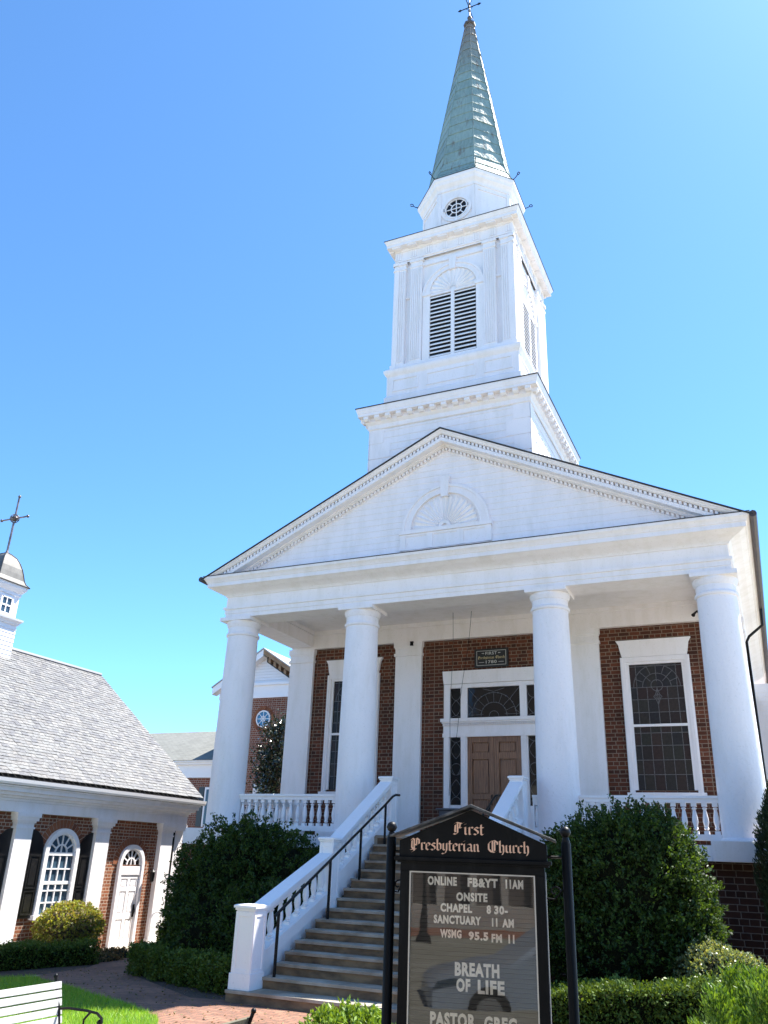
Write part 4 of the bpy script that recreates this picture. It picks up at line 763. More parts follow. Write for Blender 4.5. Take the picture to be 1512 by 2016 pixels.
def voussoirs(F, c, r0, r1, parent, n=19, drop=0):
    m = MB()
    for i in range(n):
        a0, a1 = math.pi * i / n + .012, math.pi * (i + 1) / n - .012
        m.poly(F, [(c[0] + r0 * math.cos(a0), c[1] + r0 * math.sin(a0)), (c[0] + r1 * math.cos(a0), c[1] + r1 * math.sin(a0)), (c[0] + r1 * math.cos(a1), c[1] + r1 * math.sin(a1)), (c[0] + r0 * math.cos(a1), c[1] + r0 * math.sin(a1))], -.02, .014)
    o = m.build('brick_arch', VOU, parent); MB().arc(F, c, (r0 + r1) / 2, 0, math.pi, r1 - r0 + .01, -.02, .006, 24).build('mortar_joint', MOR, o)
for yw in (-6.4, -3.65, -.9):
    c = (yw, .27); m = MB()
    m.arc(FC, c, .53, 0, math.pi, .12, -.02, .10, 22); m.fbox(FC, yw - .59, yw - .47, -1.14, .27, -.02, .10); m.fbox(FC, yw + .47, yw + .59, -1.14, .27, -.02, .10); m.arc(FC, c, .455, 0, math.pi, .05, -.02, .06, 20)
    wn = m.build('arched_window', WHF, CP); MB().fbox(FC, yw - .66, yw + .66, -1.24, -1.14, -.02, .16).build('sill', WHF, wn)
    g = MB(); g.poly(FC, [(yw + .44 * math.cos(math.pi * i / 16), .27 + .44 * math.sin(math.pi * i / 16)) for i in range(17)] + [(yw - .47, -1.14), (yw + .47, -1.14)], .001, .012); g.build('pane', GLB, wn)
    k = MB()
    for x in (-.235, 0, .235): k.seg(FC, (yw + x, -1.12), (yw + x, .24), .032, .01, .045)
    for z, ww in ((-.87, .03), (-.60, .03), (-.42, .075), (-.1, .03)): k.seg(FC, (yw - .47, z), (yw + .47, z), ww, .01, .05)
    k.seg(FC, (yw - .47, .25), (yw + .47, .25), .08, .01, .055); k.arc(FC, c, .2, 0, math.pi, .035, .01, .045, 14)
    for a in (30, 60, 90, 120, 150): k.seg(FC, (yw + (.2 if a != 90 else .0) * math.cos(R(a)), .27 + (.2 if a != 90 else 0) * math.sin(R(a))), (yw + .45 * math.cos(R(a)), .27 + .45 * math.sin(R(a))), .03, .01, .042)
    k.build('muntins', WHF, wn); voussoirs(FC, c, .60, .80, wn)
    for s in (-1, 1):
        s0, s1 = yw + s * .62, yw + s * 1.08; pts = [(s0, -1.2), (s1, -1.2), (s1, .80)] + [(s1 - s * .46 * math.sin(math.pi / 2 * t), .80 - .50 * (1 - math.cos(math.pi / 2 * t))) for t in [i / 8 for i in range(1, 9)]]
        if s < 0: pts.reverse()
        sh = MB().poly(FC, pts, .01, .05)
        for z0, z1 in ((-1.1, -.62), (-.52, .18)):
            a0, a1 = min(s0 + s * .09, s1 - s * .09), max(s0 + s * .09, s1 - s * .09)
            for p, q, r, t in ((a0, a1, z1, z1 + .03), (a0, a1, z0 - .03, z0), (a0 - .03, a0, z0 - .03, z1 + .03), (a1, a1 + .03, z0 - .03, z1 + .03)): sh.fbox(FC, p, q, r, t, .048, .066)
            sh.fbox(FC, a0 + .04, a1 - .04, z0 + .05, z1 - .05, .048, .06)
        sh.build('shutter', BSH, wn)
# chapel door
yd = 1.83; c = (yd, .02); m = MB(); m.arc(FC, c, .47, 0, math.pi, .10, -.02, .10, 22); m.fbox(FC, yd - .52, yd - .42, -2.04, .02, -.02, .10); m.fbox(FC, yd + .42, yd + .52, -2.04, .02, -.02, .10); m.fbox(FC, yd - .42, yd + .42, -.24, -.02, -.02, .07); m.arc(FC, c, .40, 0, math.pi, .05, -.02, .06, 20)
dr = m.build('door_frame', WHF, CP); MB().poly(FC, [(yd + .40 * math.cos(math.pi * i / 16), .02 + .40 * math.sin(math.pi * i / 16)) for i in range(17)], .001, .012).build('fanlight', GLD, dr)
k = MB(); k.arc(FC, c, .17, 0, math.pi, .035, .01, .045, 14)
for a in (30, 60, 90, 120, 150): k.seg(FC, (yd + .17 * math.cos(R(a)), .02 + .17 * math.sin(R(a))), (yd + .41 * math.cos(R(a)), .02 + .41 * math.sin(R(a))), .03, .01, .042)
k.seg(FC, (yd, .02), (yd, .18), .03, .01, .041); k.build('muntins', WHF, dr); voussoirs(FC, c, .53, .72, dr)
lf = MB(); lf.fbox(FC, yd - .42, yd + .42, -2.04, -.24, -.02, .03)
for a0, a1 in ((-.42, -.33), (-.05, .05), (.33, .42)): lf.fbox(FC, yd + a0, yd + a1, -2.04, -.24, .028, .05)
for z0, z1 in ((-.34, -.24), (-.66, -.56), (-1.36, -1.22), (-2.04, -1.86)):
    for a0, a1 in ((-.33, -.05), (.05, .33)): lf.fbox(FC, yd + a0, yd + a1, z0, z1, .028, .05)
for z0, z1 in ((-.56, -.34), (-1.22, -.66), (-1.86, -1.36)):
    for a0, a1 in ((-.29, -.09), (.09, .29)): lf.fbox(FC, yd + a0, yd + a1, z0 + .04, z1 - .04, .028, .042)
dl = lf.build('door', WHF, CP); MB().fbox(FC, yd + .30, yd + .37, -1.32, -1.0, .05, .07).tube([FC.p(yd + .335, -1.28, .07), FC.p(yd + .335, -1.16, .12), FC.p(yd + .335, -1.02, .07)], .012, 6).build('handle', BLK, dl)
# cupola
cy0 = -.78; cxx = rx; CU = MB(); z = 5.4
while z < 6.72: CU.ring([(.012, z), (0, z + .13)], cxx - .52, cxx + .52, cy0 - .52, cy0 + .52); CU.ring([(0, z), (.012, z)], cxx - .52, cxx + .52, cy0 - .52, cy0 + .52); z += .13
CU.ring([(0, 6.70), (.04, 6.72), (.06, 6.78), (.12, 6.84), (.13, 6.90), (-.1, 6.94)], cxx - .52, cxx + .52, cy0 - .52, cy0 + .52); CU.ring([(0, 6.85), (0, 7.62), (.03, 7.63), (.03, 7.72), (.08, 7.78), (.13, 7.86), (.15, 7.96)], cxx - .46, cxx + .46, cy0 - .46, cy0 + .46)
cu = CU.build('cupola', WHF, CP)
dm = [(.63, 7.955), (.60, 7.985), (.54, 8.04), (.49, 8.15), (.45, 8.33), (.40, 8.52), (.33, 8.70), (.24, 8.86), (.12, 8.97), (.03, 9.02)]
MB().ring([(o, z) for o, z in dm], cxx, cxx, cy0, cy0).build('dome', GREYM, cu)
sm = MB()
for sx in (-1, 1):
    for sy in (-1, 1): sm.tube([(cxx + sx * o, cy0 + sy * o, z + .01) for o, z in dm], .014, 5)
sm.build('seams', DRIP, cu); MB().ring([(.635, 7.94), (.64, 7.965), (.6, 7.99)], cxx, cxx, cy0, cy0).build('flashing', DRIP, cu)
for Fm in (Frame((cxx + .46, cy0, 0), Y, X), Frame((cxx, cy0 - .46, 0), X, -Y), Frame((cxx, cy0 + .46, 0), -X, Y)):
    wn = MB().fbox(Fm, -.2, .2, 7.0, 7.52, -.01, .012).build('cupola_window', GLB, cu.parent)
    k = MB()
    for p, q in (((-.2, 7.0), (-.2, 7.52)), ((.2, 7.0), (.2, 7.52)), ((-.2, 7.52), (.2, 7.52)), ((-.2, 7.0), (.2, 7.0))): k.seg(Fm, p, q, .06, 0, .04)
    k.seg(Fm, (0, 7.0), (0, 7.52), .035, 0, .03); k.seg(Fm, (-.2, 7.26), (.2, 7.26), .045, 0, .034); k.build('muntins', WHF, wn)
cm = simple('cross_metal', (.30, .24, .23), (.12, .10, .10), 7, .45, 0, .004, .5); k = MB(); zc = 10.22
k.tube([(cxx, cy0, 8.98), (cxx, cy0, zc - .12)], .035, 8); k.tube([(cxx, cy0, zc + .12), (cxx, cy0, 10.98)], .03, 8); k.lathe([(.06, 8.98), (.05, 9.05), (.035, 9.1)], cxx, cy0, 0, 8)
for s in (-1, 1): k.tube([(cxx + s * .13, cy0, zc), (cxx + s * .56, cy0, zc)], .027, 8)
k.build('cross', cm, CP, 40); k = MB()
for tp in range(3): k.tube([(cxx + .14 * math.cos(t) * (1, .75, 0)[tp], cy0 + .14 * (0 * math.cos(t), .66 * math.cos(t), math.cos(t))[tp], zc + .14 * math.sin(t)) for t in [i * math.pi / 10 for i in range(21)]], .012, 5)
k.tube([(cxx + .14 * math.cos(t), cy0 + .14 * math.sin(t), zc) for t in [i * math.pi / 10 for i in range(21)]], .012, 5); k.ball((cxx, cy0, zc), .10)
for p in ((cxx, cy0, 11.0), (cxx + .58, cy0, zc), (cxx - .58, cy0, zc)): k.ball(p, .05); k.ball((p[0], p[1] + .035, p[2] + .02), .025)
k.build('orb', simple('cross_dark', (.09, .075, .075), (.2, .17, .16), 9, .4, 0, .004, .5), CP, 60)
MB().box(CX + .08, CX + .15, 3.43, 3.51, -2.1, 1.5).build('downspout', BLK, CP)
lp = thing('wall_lantern', (CX + .1, 2.55, -.3), 'small black lantern fixed to the brick right of the white chapel door', 'lantern')
MB().tube([(CX, 2.55, -.25), (CX + .16, 2.55, -.12), (CX + .26, 2.55, -.10)], .012, 6).build('arm', BLK, lp); MB().lathe([(.02, .0), (.09, -.06), (.08, -.08), (.06, -.30), (.02, -.33)], CX + .26, 2.55, -.1, 8).build('lantern_body', BLK, lp)
hr = thing('step_handrail', (-9.7, 2.6, -2.04), 'white looped handrail beside the chapel door step', 'handrail')
MB().tube([(-9.75, 2.35, -2.04), (-9.75, 2.35, -1.35), (-9.72, 2.40, -1.22), (-9.66, 2.5, -1.16), (-9.6, 2.62, -1.2), (-9.55, 2.7, -1.32), (-9.55, 2.7, -2.04)], .024, 8).build('rail', WHF, hr, 40); MB().tube([(-9.72, 2.38, -1.55), (-9.57, 2.68, -1.55)], .016, 6).build('crossbar', WHF, hr)

# chapel yard scaled away from the camera so the sun reaches its bushes
def enlarge(roots, k=1.06):
    T = Matrix.Translation(CAM) @ Matrix.Scale(k, 4) @ Matrix.Translation(-CAM); done = set()
    def go(o):
        if o.type == 'EMPTY': o.location = T @ o.location
        elif o.data.name not in done: done.add(o.data.name); o.data.transform(T)
        for ch in o.children:
            if o.type == 'EMPTY': ch.matrix_parent_inverse = Matrix.Translation(-o.location)
            go(ch)
    for o in roots: go(o)
# ================================================================== BUILDINGS BEHIND
ED = thing('brick_hall', (-15.5, 16, -2.1), 'red brick hall behind the porch with a white gable and round window', 'hall')
MB().box(-18.0, -12.9, 16.0, 40, -2.2, 7.4).build('wall', BRE, ED); FE = FY(16.0)
m = MB(); m.fbox(FE, -18.1, -12.8, 7.4, 7.58, -.3, .07); m.fbox(FE, -18.1, -12.8, 7.58, 8.0, -.3, .05); m.fbox(FE, -18.15, -12.75, 8.0, 8.12, -.3, .16); z = 8.12
while z < 9.3: xl = (9.55 - z) / .66; xh = max(.02, (9.55 - z - .14) / .66); m.add([FE.p(-15.5 - xl, z, .02), FE.p(-15.5 + xl, z, .02), FE.p(-15.5 + xh, z + .14, 0), FE.p(-15.5 - xh, z + .14, 0)], [(0, 1, 2, 3)]); z += .14
m.build('gable', WHF, ED)
m = MB(); m.poly(FE, [(-15.5, 9.72), (-18.3, 7.95), (-18.3, 7.6), (-15.5, 9.38)], -.02, .42); m.build('raking_cornice', WHF, ED)
m = MB(); m.poly(FE, [(-15.5, 9.72), (-15.5, 9.50), (-12.7, 7.73), (-12.7, 7.95)], .36, .42); m.build('bare_fascia', RAW, ED)
m = MB()
for i in range(9): t = .28 + i * .31; zt = 9.45 - t * .632; m.poly(FE, [(-15.5 + t, zt), (-15.5 + t, zt - .2), (-15.5 + t + .14, zt - .288), (-15.5 + t + .14, zt - .088)], -.02, .355)
m.build('lookout', RAW, ED); m = MB(); m.poly(FE, [(-15.5, 9.4), (-15.5, 9.15), (-12.9, 7.5), (-12.9, 7.76)], -.02, .03); m.build('open_soffit', DRIP, ED)
m = MB()
for s in (-1, 1):
    pts = [(-15.5, 9.725), (-15.5 + s * 2.85, 7.93), (-15.5 + s * 2.85, 7.99), (-15.5, 9.79)]
    if s > 0: pts.reverse()
    m.poly(FE, pts, -24.5, .46)
m.build('roof', simple('roof_pale', (.42, .42, .41), (.36, .36, .35), 6, .8, 0), ED)
c = (-15.42, 6.40); rw = MB().arc(FE, c, .37, 0, 2 * math.pi, .055, 0, .06, 28).build('round_window', WHF, ED); MB().disc(FE, c, .345, .001, .02, 24).build('pane', dark_glass('sky_reflection_glass', (.07, .22, .36), .08), rw); m = MB().arc(FE, c, .12, 0, 2 * math.pi, .025, .015, .05, 14)  # blue of the pane is reflected sky painted into the glass
for a in range(0, 180, 45): m.seg(FE, (c[0] - .34 * math.cos(R(a)), c[1] - .34 * math.sin(R(a))), (c[0] + .34 * math.cos(R(a)), c[1] + .34 * math.sin(R(a))), .025, .015, .04 + a * .00003)
m.build('muntins', WHF, rw); m = MB()
for i in range(30):
    a0, a1 = 2 * math.pi * i / 30 + .02, 2 * math.pi * (i + 1) / 30 - .02; m.poly(FE, [(c[0] + r * math.cos(a), c[1] + r * math.sin(a)) for r, a in ((.45, a0), (.60, a0), (.60, a1), (.45, a1))], -.01, .015)
m.build('brick_ring', VOU, rw)
for xw in (-14.9,):
    m = MB(); m.fbox(FE, xw - .55, xw + .55, 1.7, 3.4, -.02, .07); wn = m.build('window', WHF, ED); MB().fbox(FE, xw - .45, xw + .45, 1.78, 3.3, .06, .078).build('pane', GLD, wn); k = MB(); k.seg(FE, (xw, 1.78), (xw, 3.3), .04, .07, .09); k.seg(FE, (xw - .45, 2.55), (xw + .45, 2.55), .05, .07, .092); k.build('muntins', WHF, wn)
    MB().fbox(FE, xw - .72, xw - .58, 1.7, 3.4, -.02, .05).build('shutter', WHF, wn)
AN = thing('brick_annex', (-21, 16.6, -2.1), 'low brick annex with a plain grey shingle roof, left of the left porch column', 'annex'); FA = FY(16.5)
MB().box(-30, -18.02, 16.5, 24, -2.2, 3.75).build('wall', BRE, AN)
m = MB(); m.fbox(FA, -30, -18.02, 3.75, 4.0, -.2, .06); m.fbox(FA, -30, -18.02, 4.0, 4.36, -.2, .04); m.fbox(FA, -30, -18.02, 4.36, 4.46, -.2, .22); m.fbox(FA, -30, -18.02, 4.46, 4.55, -.2, .32); m.build('frieze', WHF, AN)
m = MB(); m.add([(-30, 16.1, 4.55), (-18.02, 16.1, 4.55), (-18.02, 20.2, 6.55), (-30, 20.2, 6.55), (-30, 24.4, 4.55), (-18.02, 24.4, 4.55)], [(0, 1, 2, 3), (3, 2, 5, 4)]); m.build('roof', GSH, AN)
m = MB(); m.fbox(FA, -18.7, -18.06, 1.5, 3.3, -.02, .06); wn = m.build('window', WHF, AN); MB().fbox(FA, -18.6, -18.1, 1.6, 3.2, .055, .07).build('pane', GLB, wn); MB().fbox(FA, -19.05, -18.75, 1.5, 3.3, -.02, .05).build('shutter', BSH, wn)
RG = thing('far_gable_hall', (-20.5, 27, -2.1), 'white clapboard gable rising behind the grey annex roof', 'hall'); FG = FY(27.0)
MB().box(-24.2, -16.8, 27.0, 40, -2.2, 6.9).build('wall', WSD, RG)
m = MB(); z = 6.9
while z < 8.1: xl = (8.35 - z) / .46; xh = max(.02, (8.35 - z - .14) / .46); m.add([FG.p(-20.4 - xl, z, .02), FG.p(-20.4 + xl, z, .02), FG.p(-20.4 + xh, z + .14, 0), FG.p(-20.4 - xh, z + .14, 0)], [(0, 1, 2, 3)]); z += .14
m.build('gable', WSD, RG); m = MB()
for s in (-1, 1):
    pts = [(-20.4, 8.40), (-20.4 + s * 4.1, 6.51), (-20.4 + s * 4.1, 6.60), (-20.4, 8.50)]
    if s > 0: pts.reverse()
    m.poly(FG, pts, -13, .25)
m.build('roof', ASP, RG)

# ================================================================== PLANTS
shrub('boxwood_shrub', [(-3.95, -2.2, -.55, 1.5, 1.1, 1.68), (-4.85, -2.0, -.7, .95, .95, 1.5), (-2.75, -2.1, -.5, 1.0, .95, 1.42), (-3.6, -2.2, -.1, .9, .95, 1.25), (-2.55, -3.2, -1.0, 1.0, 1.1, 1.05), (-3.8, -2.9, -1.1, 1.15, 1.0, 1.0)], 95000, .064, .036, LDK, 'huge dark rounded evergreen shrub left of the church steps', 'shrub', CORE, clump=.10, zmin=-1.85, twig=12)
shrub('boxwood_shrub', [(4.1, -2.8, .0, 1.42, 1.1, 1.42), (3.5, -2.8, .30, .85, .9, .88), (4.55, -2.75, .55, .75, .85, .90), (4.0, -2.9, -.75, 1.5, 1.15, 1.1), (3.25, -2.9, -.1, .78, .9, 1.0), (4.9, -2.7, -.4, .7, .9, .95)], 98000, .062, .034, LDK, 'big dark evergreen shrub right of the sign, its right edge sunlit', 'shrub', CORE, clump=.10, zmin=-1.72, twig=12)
shrub('variegated_shrub', [(5.35, -3.45, -1.05, .55, .6, .52), (5.75, -3.3, -1.1, .45, .5, .45)], 20000, .045, .026, LPA, 'small pale speckled shrub at the right foot of the big dark shrub', 'shrub', CORE, clump=.05, zmin=-1.68, lump=.5)
def hedge(p, q, wd, z0, zt0, zt1, n, m, label, L=.05, jag=.03, loc_name='clipped_hedge'):
    dx, dy = q[0] - p[0], q[1] - p[1]; ln = math.hypot(dx, dy); ev = np.array([dx / ln, dy / ln, 0]); nv = np.array([-ev[1], ev[0], 0])
    t = thing(loc_name, ((p[0] + q[0]) / 2, (p[1] + q[1]) / 2, z0), label, 'hedge', 'clipped low hedges')
    k = n // 6; u = rng.uniform(0, 1, k); face = rng.choice(4, k, p=[.42, .26, .26, .06]); v = rng.uniform(-1, 1, k); h = rng.uniform(0, 1, k) ** .8
    P = np.zeros((k, 3)); N = np.zeros((k, 3)); zt = zt0 + (zt1 - zt0) * u; zb = np.array([zg(p[0] + dx * a) for a in u])
    s = np.where(face == 0, v * wd / 2, np.where(face == 1, wd / 2, np.where(face == 2, -wd / 2, v * wd / 2))); zz = np.where(face == 0, zt, zb + (zt - zb) * h); uu = np.where(face == 3, np.round(u), u)
    P[:] = np.array([p[0], p[1], 0]) + ev * (uu * ln)[:, None] + nv * s[:, None]; P[:, 2] = zz
    rd = .06 * np.sin(uu * ln * 5) + .04 * np.sin(uu * ln * 11 + 1); P[:, 2] += np.where(face == 0, rd * .5, 0); P += nv * (np.sign(s) * rd * .6)[:, None]
    N[:] = np.where((face == 0)[:, None], np.array([0, 0, 1.]), np.where((face == 3)[:, None], ev * np.sign(u - .5)[:, None], nv * np.sign(s)[:, None]))
    P = np.repeat(P, 6, 0) + rng.normal(0, .035, (k * 6, 3)); N = np.repeat(N, 6, 0); V, Fc = leaf_quads(P, N, L, L * .6, .35, .8); raw_mesh('foliage', V, Fc, m, t)
    F = Frame((p[0], p[1], 0), Vector(ev), Vector(nv)); MB().add([F.p(a, z, d) for a, zt_, zb_ in ((.05, zt0 - .07, zg(p[0])), (ln - .05, zt1 - .07, zg(q[0]))) for z in (zb_, zt_) for d in (-wd / 2 + .07, wd / 2 - .07)], [(0, 1, 3, 2), (4, 6, 7, 5), (2, 3, 7, 6), (0, 2, 6, 4), (1, 5, 7, 3)]).build('twig_shade_core', CORE, t)
    return t
hedge((-5.7, -2.75), (-1.75, -5.25), .6, -1.8, -1.42, -1.22, 26000, LHE, 'dark clipped hedge between the brick path and the huge left shrub', .055)
hedge((2.55, -5.4), (7.6, -4.6), .75, -1.7, -1.22, -.80, 30000, LHE, 'long clipped hedge in front of the big right shrub, top partly sunlit', .055)
hedge((-9.3, -4.6), (-7.75, -2.0), .7, -2.05, -1.58, -1.55, 16000, LHE, 'clipped hedge below the round bush in front of the chapel', .05)
shrub('round_bush', [(-9.35, -1.15, -1.36, .72, .92, .58)], 15000, .055, .032, LYE, 'round yellow-green bush in front of the chapel windows', 'bush', simple('bush_core', (.10, .075, .045), (.06, .05, .03), 20, .95, 40, .03), clump=.05, zmin=-1.95, lump=.25, rough=.03)
shrub('small_bush', [(-9.55, 2.95, -1.72, .3, .32, .36)], 4000, .05, .03, LHE, 'small bush beside the white handrail at the chapel door', 'bush', CORE, clump=.04, zmin=-2.08)
shrub('groundcover_plant', [(-8.4, -.5, -1.98, .75, .8, .20), (-7.9, -1.5, -1.95, .4, .5, .16)], 6000, .05, .03, LBN, 'low brownish plants at the path edge in front of the chapel door', 'ground cover', CORE, clump=.05, zmin=-2.03, stem=False)
shrub('bright_bush', [(2.95, -10.7, -1.12, .50, .45, .36)], 12000, .055, .02, LBR, 'bright yellow-green bush at the foot of the black sign', 'bush', CORE, clump=.04, up=.8, zmin=-1.62)
# feathery conifers
def conifer(name, cx, cy, zb, zt, r, n, m, label, L=.09, W=.018, tip=.35):
    t = thing(name, (cx, cy, zb), label, 'conifer'); h = zt - zb; u = rng.uniform(0, 1, n) ** .85; a = rng.uniform(0, 2 * np.pi, n)
    pr = np.where(u < tip, .75 + .25 * u / tip, 1 - ((u - tip) / (1 - tip)) ** 2.2); rr = r * pr * (1 - np.abs(rng.normal(0, .12, n))) * (1 + .13 * np.sin(a * 5 + u * 9) + .08 * np.sin(a * 11 - u * 17))
    P = np.stack([cx + rr * np.cos(a), cy + rr * np.sin(a), zb + u * h], 1); N = np.stack([np.cos(a) * .55, np.sin(a) * .55, np.full(n, .9)], 1)
    k = 8; PP = np.repeat(P, k, 0); NN = np.repeat(N, k, 0); s = np.tile(np.arange(k) / k, n); dirv = NN / np.linalg.norm(NN, axis=1)[:, None]; PP = PP + dirv * (s * L * 1.6)[:, None] + rng.normal(0, L * .16, PP.shape)
    V, Fc = leaf_quads(PP, NN, L, W, .25, .32); raw_mesh('foliage', V, Fc, m, t)
    MB().lathe([(r * .72 * max(.02, (.75 + .25 * q / tip if q < tip else 1 - ((q - tip) / (1 - tip)) ** 2.2)), q * h * .95) for q in [i / 10 for i in range(11)]], cx, cy, zb, 16).build('twig_shade_core', CORE, t); MB().tube([(cx, cy, zb - .1), (cx, cy, zb + h * .7)], [.06, .02], 7).build('trunk', BARK, t)
    return t
av = thing('arborvitae', (6.95, -13.9, -1.64), 'bright green feathery evergreen at the lower right corner in front', 'conifer'); VV = []; FF = []; off = 0; cb = MB()
for i in range(64):
    a = i * 2.4; q = math.sqrt((i + .5) / 64) * .86; cx, cy = 7.0 + q * math.cos(a), -13.9 + q * math.sin(a); zt = .23 - .62 * q ** 2.2 + random.uniform(-.17, .10); r = random.uniform(.13, .19); h = random.uniform(.55, .8)
    n = 800; u = rng.uniform(0, 1, n) ** 1.1; an = rng.uniform(0, 2 * np.pi, n); rr = r * np.minimum(1, 1.2 * (1 - u) ** .8) * (1 - np.abs(rng.normal(0, .2, n))); zb = zt - h
    P = np.stack([cx + rr * np.cos(an) + .10 * (u - .3) * math.cos(a), cy + rr * np.sin(an) + .10 * (u - .3) * math.sin(a), zb + u * h], 1); N = np.stack([np.cos(an) * .5, np.sin(an) * .5, np.full(n, 1.)], 1)
    k = 5; PP = np.repeat(P, k, 0) + np.repeat(N, k, 0) * (np.tile(np.arange(k) / k, n) * .07)[:, None] + rng.normal(0, .009, (n * k, 3)); V, Fc = leaf_quads(PP, np.repeat(N, k, 0), .026, .009, .1, .3); VV.append(V); FF.append(Fc + off); off += len(V)
    cb.lathe([(.001, 0), (r * .55, h * .15), (r * .5, h * .45), (.01, h * .85)], cx, cy, zb - .1, 7)
cb.lathe([(.55, 0), (.72, .6), (.62, 1.1), (.3, 1.3), (.02, 1.4)], 7.0, -13.9, -1.66, 14)
raw_mesh('foliage', np.concatenate(VV), np.concatenate(FF), LAR, av); cb.build('twig_shade_core', CORE, av); MB().tube([(7, -13.9, -1.75), (7, -13.9, -.5)], [.05, .03], 7).build('trunk', BARK, av)
conifer('columnar_conifer', 6.82, -1.35, -1.66, 2.3, .60, 6500, LCY, 'dark columnar evergreen beside the rightmost church column', .08, .02, .5)
# magnolia by the brick hall
MX = -12.75
mg = thing('magnolia_tree', (MX, 13.2, -2.0), 'glossy dark magnolia seen between left column and pilaster', 'tree')
MB().tube([(MX, 13.2, -2.1), (MX + .05, 13.2, 1), (MX - .05, 13.2, 4), (MX, 13.2, 5.4)], [.16, .13, .09, .03], 8).build('trunk', BARK, mg); bl = MB(); PP = []
for i in range(46):
    z = random.uniform(.8, 5.5); a = random.uniform(0, 6.28); rr = random.uniform(.3, 1.0) * (1.9 - .30 * abs(z - 1.6)) * .62; e = (MX + rr * math.cos(a), 13.2 + rr * math.sin(a), z + .25)
    bl.tube([(MX, 13.2, z - .5), e], [.035, .012], 5); PP.append(rng.normal(0, .26, (150, 3)) + np.array(e))
bl.build('branches', BARK, mg); PP = np.concatenate(PP); V, Fc = leaf_quads(PP, rng.normal(size=PP.shape), .17, .075, .2, .6, .1); raw_mesh('crown', V, Fc, LMG, mg)

# a little leaf litter on the paving
lx_, ly_ = rng.uniform(-8, 2.5, 2600), rng.uniform(-9.5, -1.5, 2600); kk = ~inside(lawn_poly, lx_, ly_) & (ly_ < -5.9 + np.where(lx_ < -1.4, (-1.4 - lx_) * .62, 0)); lx_, ly_ = lx_[kk], ly_[kk]
PL = np.stack([lx_, ly_, -1.64 + .0627 * np.minimum(0, lx_ + 1.5) + .016], 1); NL = rng.normal(size=PL.shape) * np.array([1, 1, .12]); V, Fc = leaf_quads(PL, NL, .045, .02, 0, .05, .1)
tag(raw_mesh('leaf_litter', V, Fc, LBN), 'scattered small dry leaves on the brick path', None, None, 'stuff')
# ================================================================== BENCHES
def bench(x, y0, y1, face, slat_mat, label, z0):
    t = thing('park_bench', (x, (y0 + y1) / 2, z0), label, 'bench', 'slatted park benches'); s = face
    for i in range(6):
        h = .46 + i * .072; lean = -s * (.02 + (h - .42) * .26); MB().add([(x + lean + dx + s * 0, yy, z0 + h + dz) for yy in (y0, y1) for dx, dz in ((0, 0), (s * .024, .006), (s * .024 - s * .015, .066), (-s * .015, .06))], [(0, 1, 2, 3), (7, 6, 5, 4), (0, 4, 5, 1), (1, 5, 6, 2), (2, 6, 7, 3), (3, 7, 4, 0)]).build('back_slat', slat_mat, t, 0, .003)
    for i in range(6): xs_ = x + s * (.05 + i * .072); MB().box(min(xs_, xs_ + s * .06), max(xs_, xs_ + s * .06), y0, y1, z0 + .42 - .004 * i, z0 + .445 - .004 * i).build('seat_slat', slat_mat, t, 0, .003)
    for yy in (y0 + .04, (y0 + y1) / 2, y1 - .04):
        k = MB(); b = -s * .03
        k.tube([(x - s * .10, yy, z0), (x - s * .02, yy, z0 + .3), (x + b * .5, yy, z0 + .45), (x - s * .05, yy, z0 + .62), (x - s * .155, yy, z0 + .90), (x - s * .165, yy, z0 + .93)], .016, 6)
        k.tube([(x + b, yy, z0 + .41), (x + s * .46, yy, z0 + .395)], .016, 6); k.tube([(x + s * .5, yy, z0), (x + s * .44, yy, z0 + .2), (x + s * .46, yy, z0 + .40)], .016, 6); k.ball((x - s * .165, yy, z0 + .93), .022)
        if yy != (y0 + y1) / 2:
            k.tube([(x - s * .06, yy, z0 + .66), (x + s * .06, yy, z0 + .675), (x + s * .30, yy, z0 + .675), (x + s * .42, yy, z0 + .665), (x + s * .48, yy, z0 + .63), (x + s * .49, yy, z0 + .595), (x + s * .46, yy, z0 + .575), (x + s * .44, yy, z0 + .60)], .013, 6); k.ball((x + s * .465, yy, z0 + .60), .022)
            k.tube([(x + s * .34, yy, z0 + .67), (x + s * .27, yy, z0 + .60), (x + s * .27, yy, z0 + .50), (x + s * .36, yy, z0 + .44), (x + s * .46, yy, z0 + .40)], .011, 6)
        k.build('bench_frame', BLK, t, 50)
    return t
bench(.06, -12.9, -11.05, 1, WAS, 'pale weathered slatted bench facing right on the lawn', -1.66)
bench(2.33, -13.3, -11.52, -1, WOLD, 'dark slatted bench seen from behind at the bottom edge of the picture', -1.66)

# ================================================================== THE STREET BEHIND THE CAMERA (seen in the sign's glass)
tag(MB().box(-60, 60, -33, -19.6, -2.2, -2.0).build('street', simple('asphalt', (.075, .075, .07), (.10, .098, .094), 8, .9, 70, .004)), kind='structure')
tag(MB().box(-60, 60, -19.6, -17.6, -2.2, -1.66).build('sidewalk', TRD, None, 0, .02), kind='structure'); tag(MB().box(-60, 60, -36, -33, -2.2, -1.62).build('far_sidewalk', brick('red_paver', (.42, .19, .12), (.32, .14, .09), (.2, .15, .12), .25, .12, .008, 'floor'), None, 0, .02), kind='structure')
m = MB()
for x in range(-50, 50, 6): m.box(x, x + 3, -26.4, -26.28, -2.0, -1.996)
tag(m.build('road_marking', simple('yellow_paint', (.55, .36, .05), rough=.7)), kind='structure')
OB = thing('stone_building', (4, -37, -1.52), 'pale stone building with columns reflected in the glass of the sign', 'building')
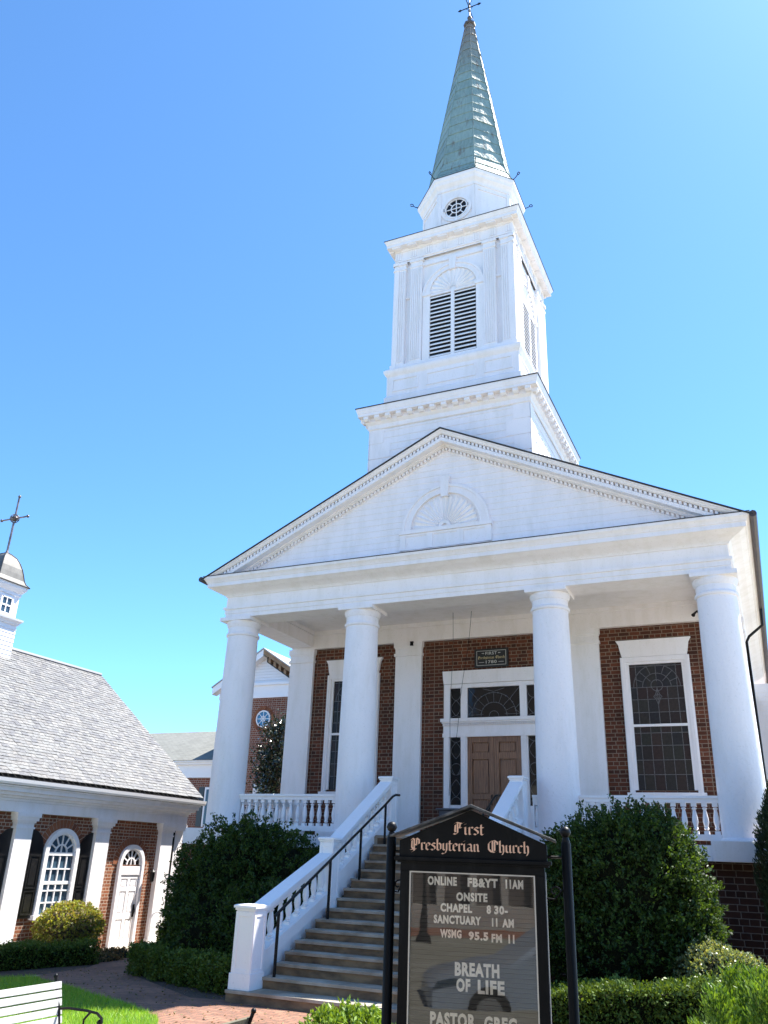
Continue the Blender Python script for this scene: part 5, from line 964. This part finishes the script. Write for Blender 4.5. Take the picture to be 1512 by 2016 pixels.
stone = simple('limestone', (.52, .48, .41), (.45, .41, .35), 4, .85, 20, .01); MB().box(-14, 24, -48, -36.6, -1.6, 14).build('wall', simple('dark_stone', (.16, .13, .11), (.11, .09, .08), 3, .8, 0), OB)
m = MB(); m.box(-14.2, 24.2, -36.6, -36.1, -1.7, -.95); m.box(-14.2, 24.2, -36.62, -36.0, 4.6, 5.6); m.build('plinth', stone, OB)
pc = MB().box(-14.0, -13.74, -36.5, -36.24, -.952, 4.6).build('column', stone, OB, 0, .02)
for i in range(1, 36): copy_of(pc, (i * 1.08, 0, 0), OB)
for i in range(12): w_ = MB().box(-12.3 + i * 3, -10.7 + i * 3, -36.64, -36.55, .2, 3.4).build('window', WH, OB); MB().box(-12.2 + i * 3, -10.8 + i * 3, -36.6, -36.52, .3, 3.3).build('pane', GLD, w_)
lpz = thing('street_lamp', (5.7, -31.0, -2.0), 'dark street lamp post reflected in the left of the sign glass', 'lamp'); MB().lathe([(.24, 0), (.2, .5), (.13, .6), (.10, 1.0), (.05, 1.6), (.045, 3.6), (.10, 3.7)], 5.7, -31.0, -2.0, 12).build('pole', BLK, lpz, 40); MB().lathe([(.1, 3.7), (.22, 3.95), (.2, 4.3), (.05, 4.5)], 5.7, -31.0, -2.0, 12).build('lantern', GLB, lpz, 40)
# parked car, side profile lofted across its width
CA = thing('parked_car', (7.3, -21.4, -2.0), 'blue-grey parked car reflected in the lower right of the sign glass', 'car'); CAp = simple('car_paint', (.36, .41, .47), rough=.22, spec=.8); x0 = 5.0; gz = -2.0
pf = [(0, .35), (.02, .62), (.15, .74), (.9, .90), (1.25, .95), (1.95, 1.42), (2.4, 1.50), (3.3, 1.47), (3.95, 1.08), (4.45, 1.02), (4.6, .75), (4.58, .35)]
FCa = Frame((x0, -20.5, gz), X, Y); FCb = Frame((x0, -20.5, gz), X, Y); m = MB(); n = len(pf)
V = [];
for d, sc_ in ((-1.78, .86), (-1.70, 1), (-.08, 1), (0, .86)):
    for a, z in pf: zc = .3 + (z - .3) * (sc_ if z > 1.0 else 1); V.append((x0 + a + (.0 if sc_ == 1 else (.04 if a < 2 else -.04)), -20.5 + d * (1 if z < 1 else .86) - (0 if z < 1 else .12), gz + zc))
m.add(V, [(k * n + j, k * n + (j + 1) % n, (k + 1) * n + (j + 1) % n, (k + 1) * n + j) for k in range(3) for j in range(n)] + [tuple(range(n)), tuple(range(4 * n - 1, 3 * n - 1, -1))]); m.build('body', CAp, CA, 40)
MB().poly(Frame((x0, -20.61, gz), X, Y), [(1.42, .98), (3.72, .98), (3.25, 1.36), (2.35, 1.40), (2.02, 1.34)], -.02, .03).build('side_window', GLD, CA); MB().poly(Frame((x0, -20.5, gz), X, Y), [(.06, .62), (.45, .70), (.42, .78), (.14, .72)], -.05, .015).build('headlight', GLB, CA)
for a in (.92, 3.65):
    for yy in (-20.52, -22.2):
        wq = MB(); wq.tube([(x0 + a, yy - .1, gz + .33), (x0 + a, yy + .1, gz + .33)], .33, 24); wo = wq.build('wheel', simple('tyre', (.015, .015, .015), rough=.9), CA, 40); MB().tube([(x0 + a, yy - .104, gz + .33), (x0 + a, yy + .104, gz + .33)], .2, 20).build('rim', simple('rim', (.45, .45, .46), rough=.3, metal=.8), wo, 40)
MB().box(x0 + 1.75, x0 + 1.95, -20.62, -20.42, gz + .98, gz + 1.12).build('wing_mirror', CAp, CA, 0, .03)

enlarge([o for o in sc.objects if o.parent is None and o.get('label') and (o.name.split('.')[0] in ('chapel', 'wall_lantern', 'step_handrail', 'door_step', 'round_bush', 'small_bush', 'groundcover_plant') or o['label'].startswith('clipped hedge below'))])
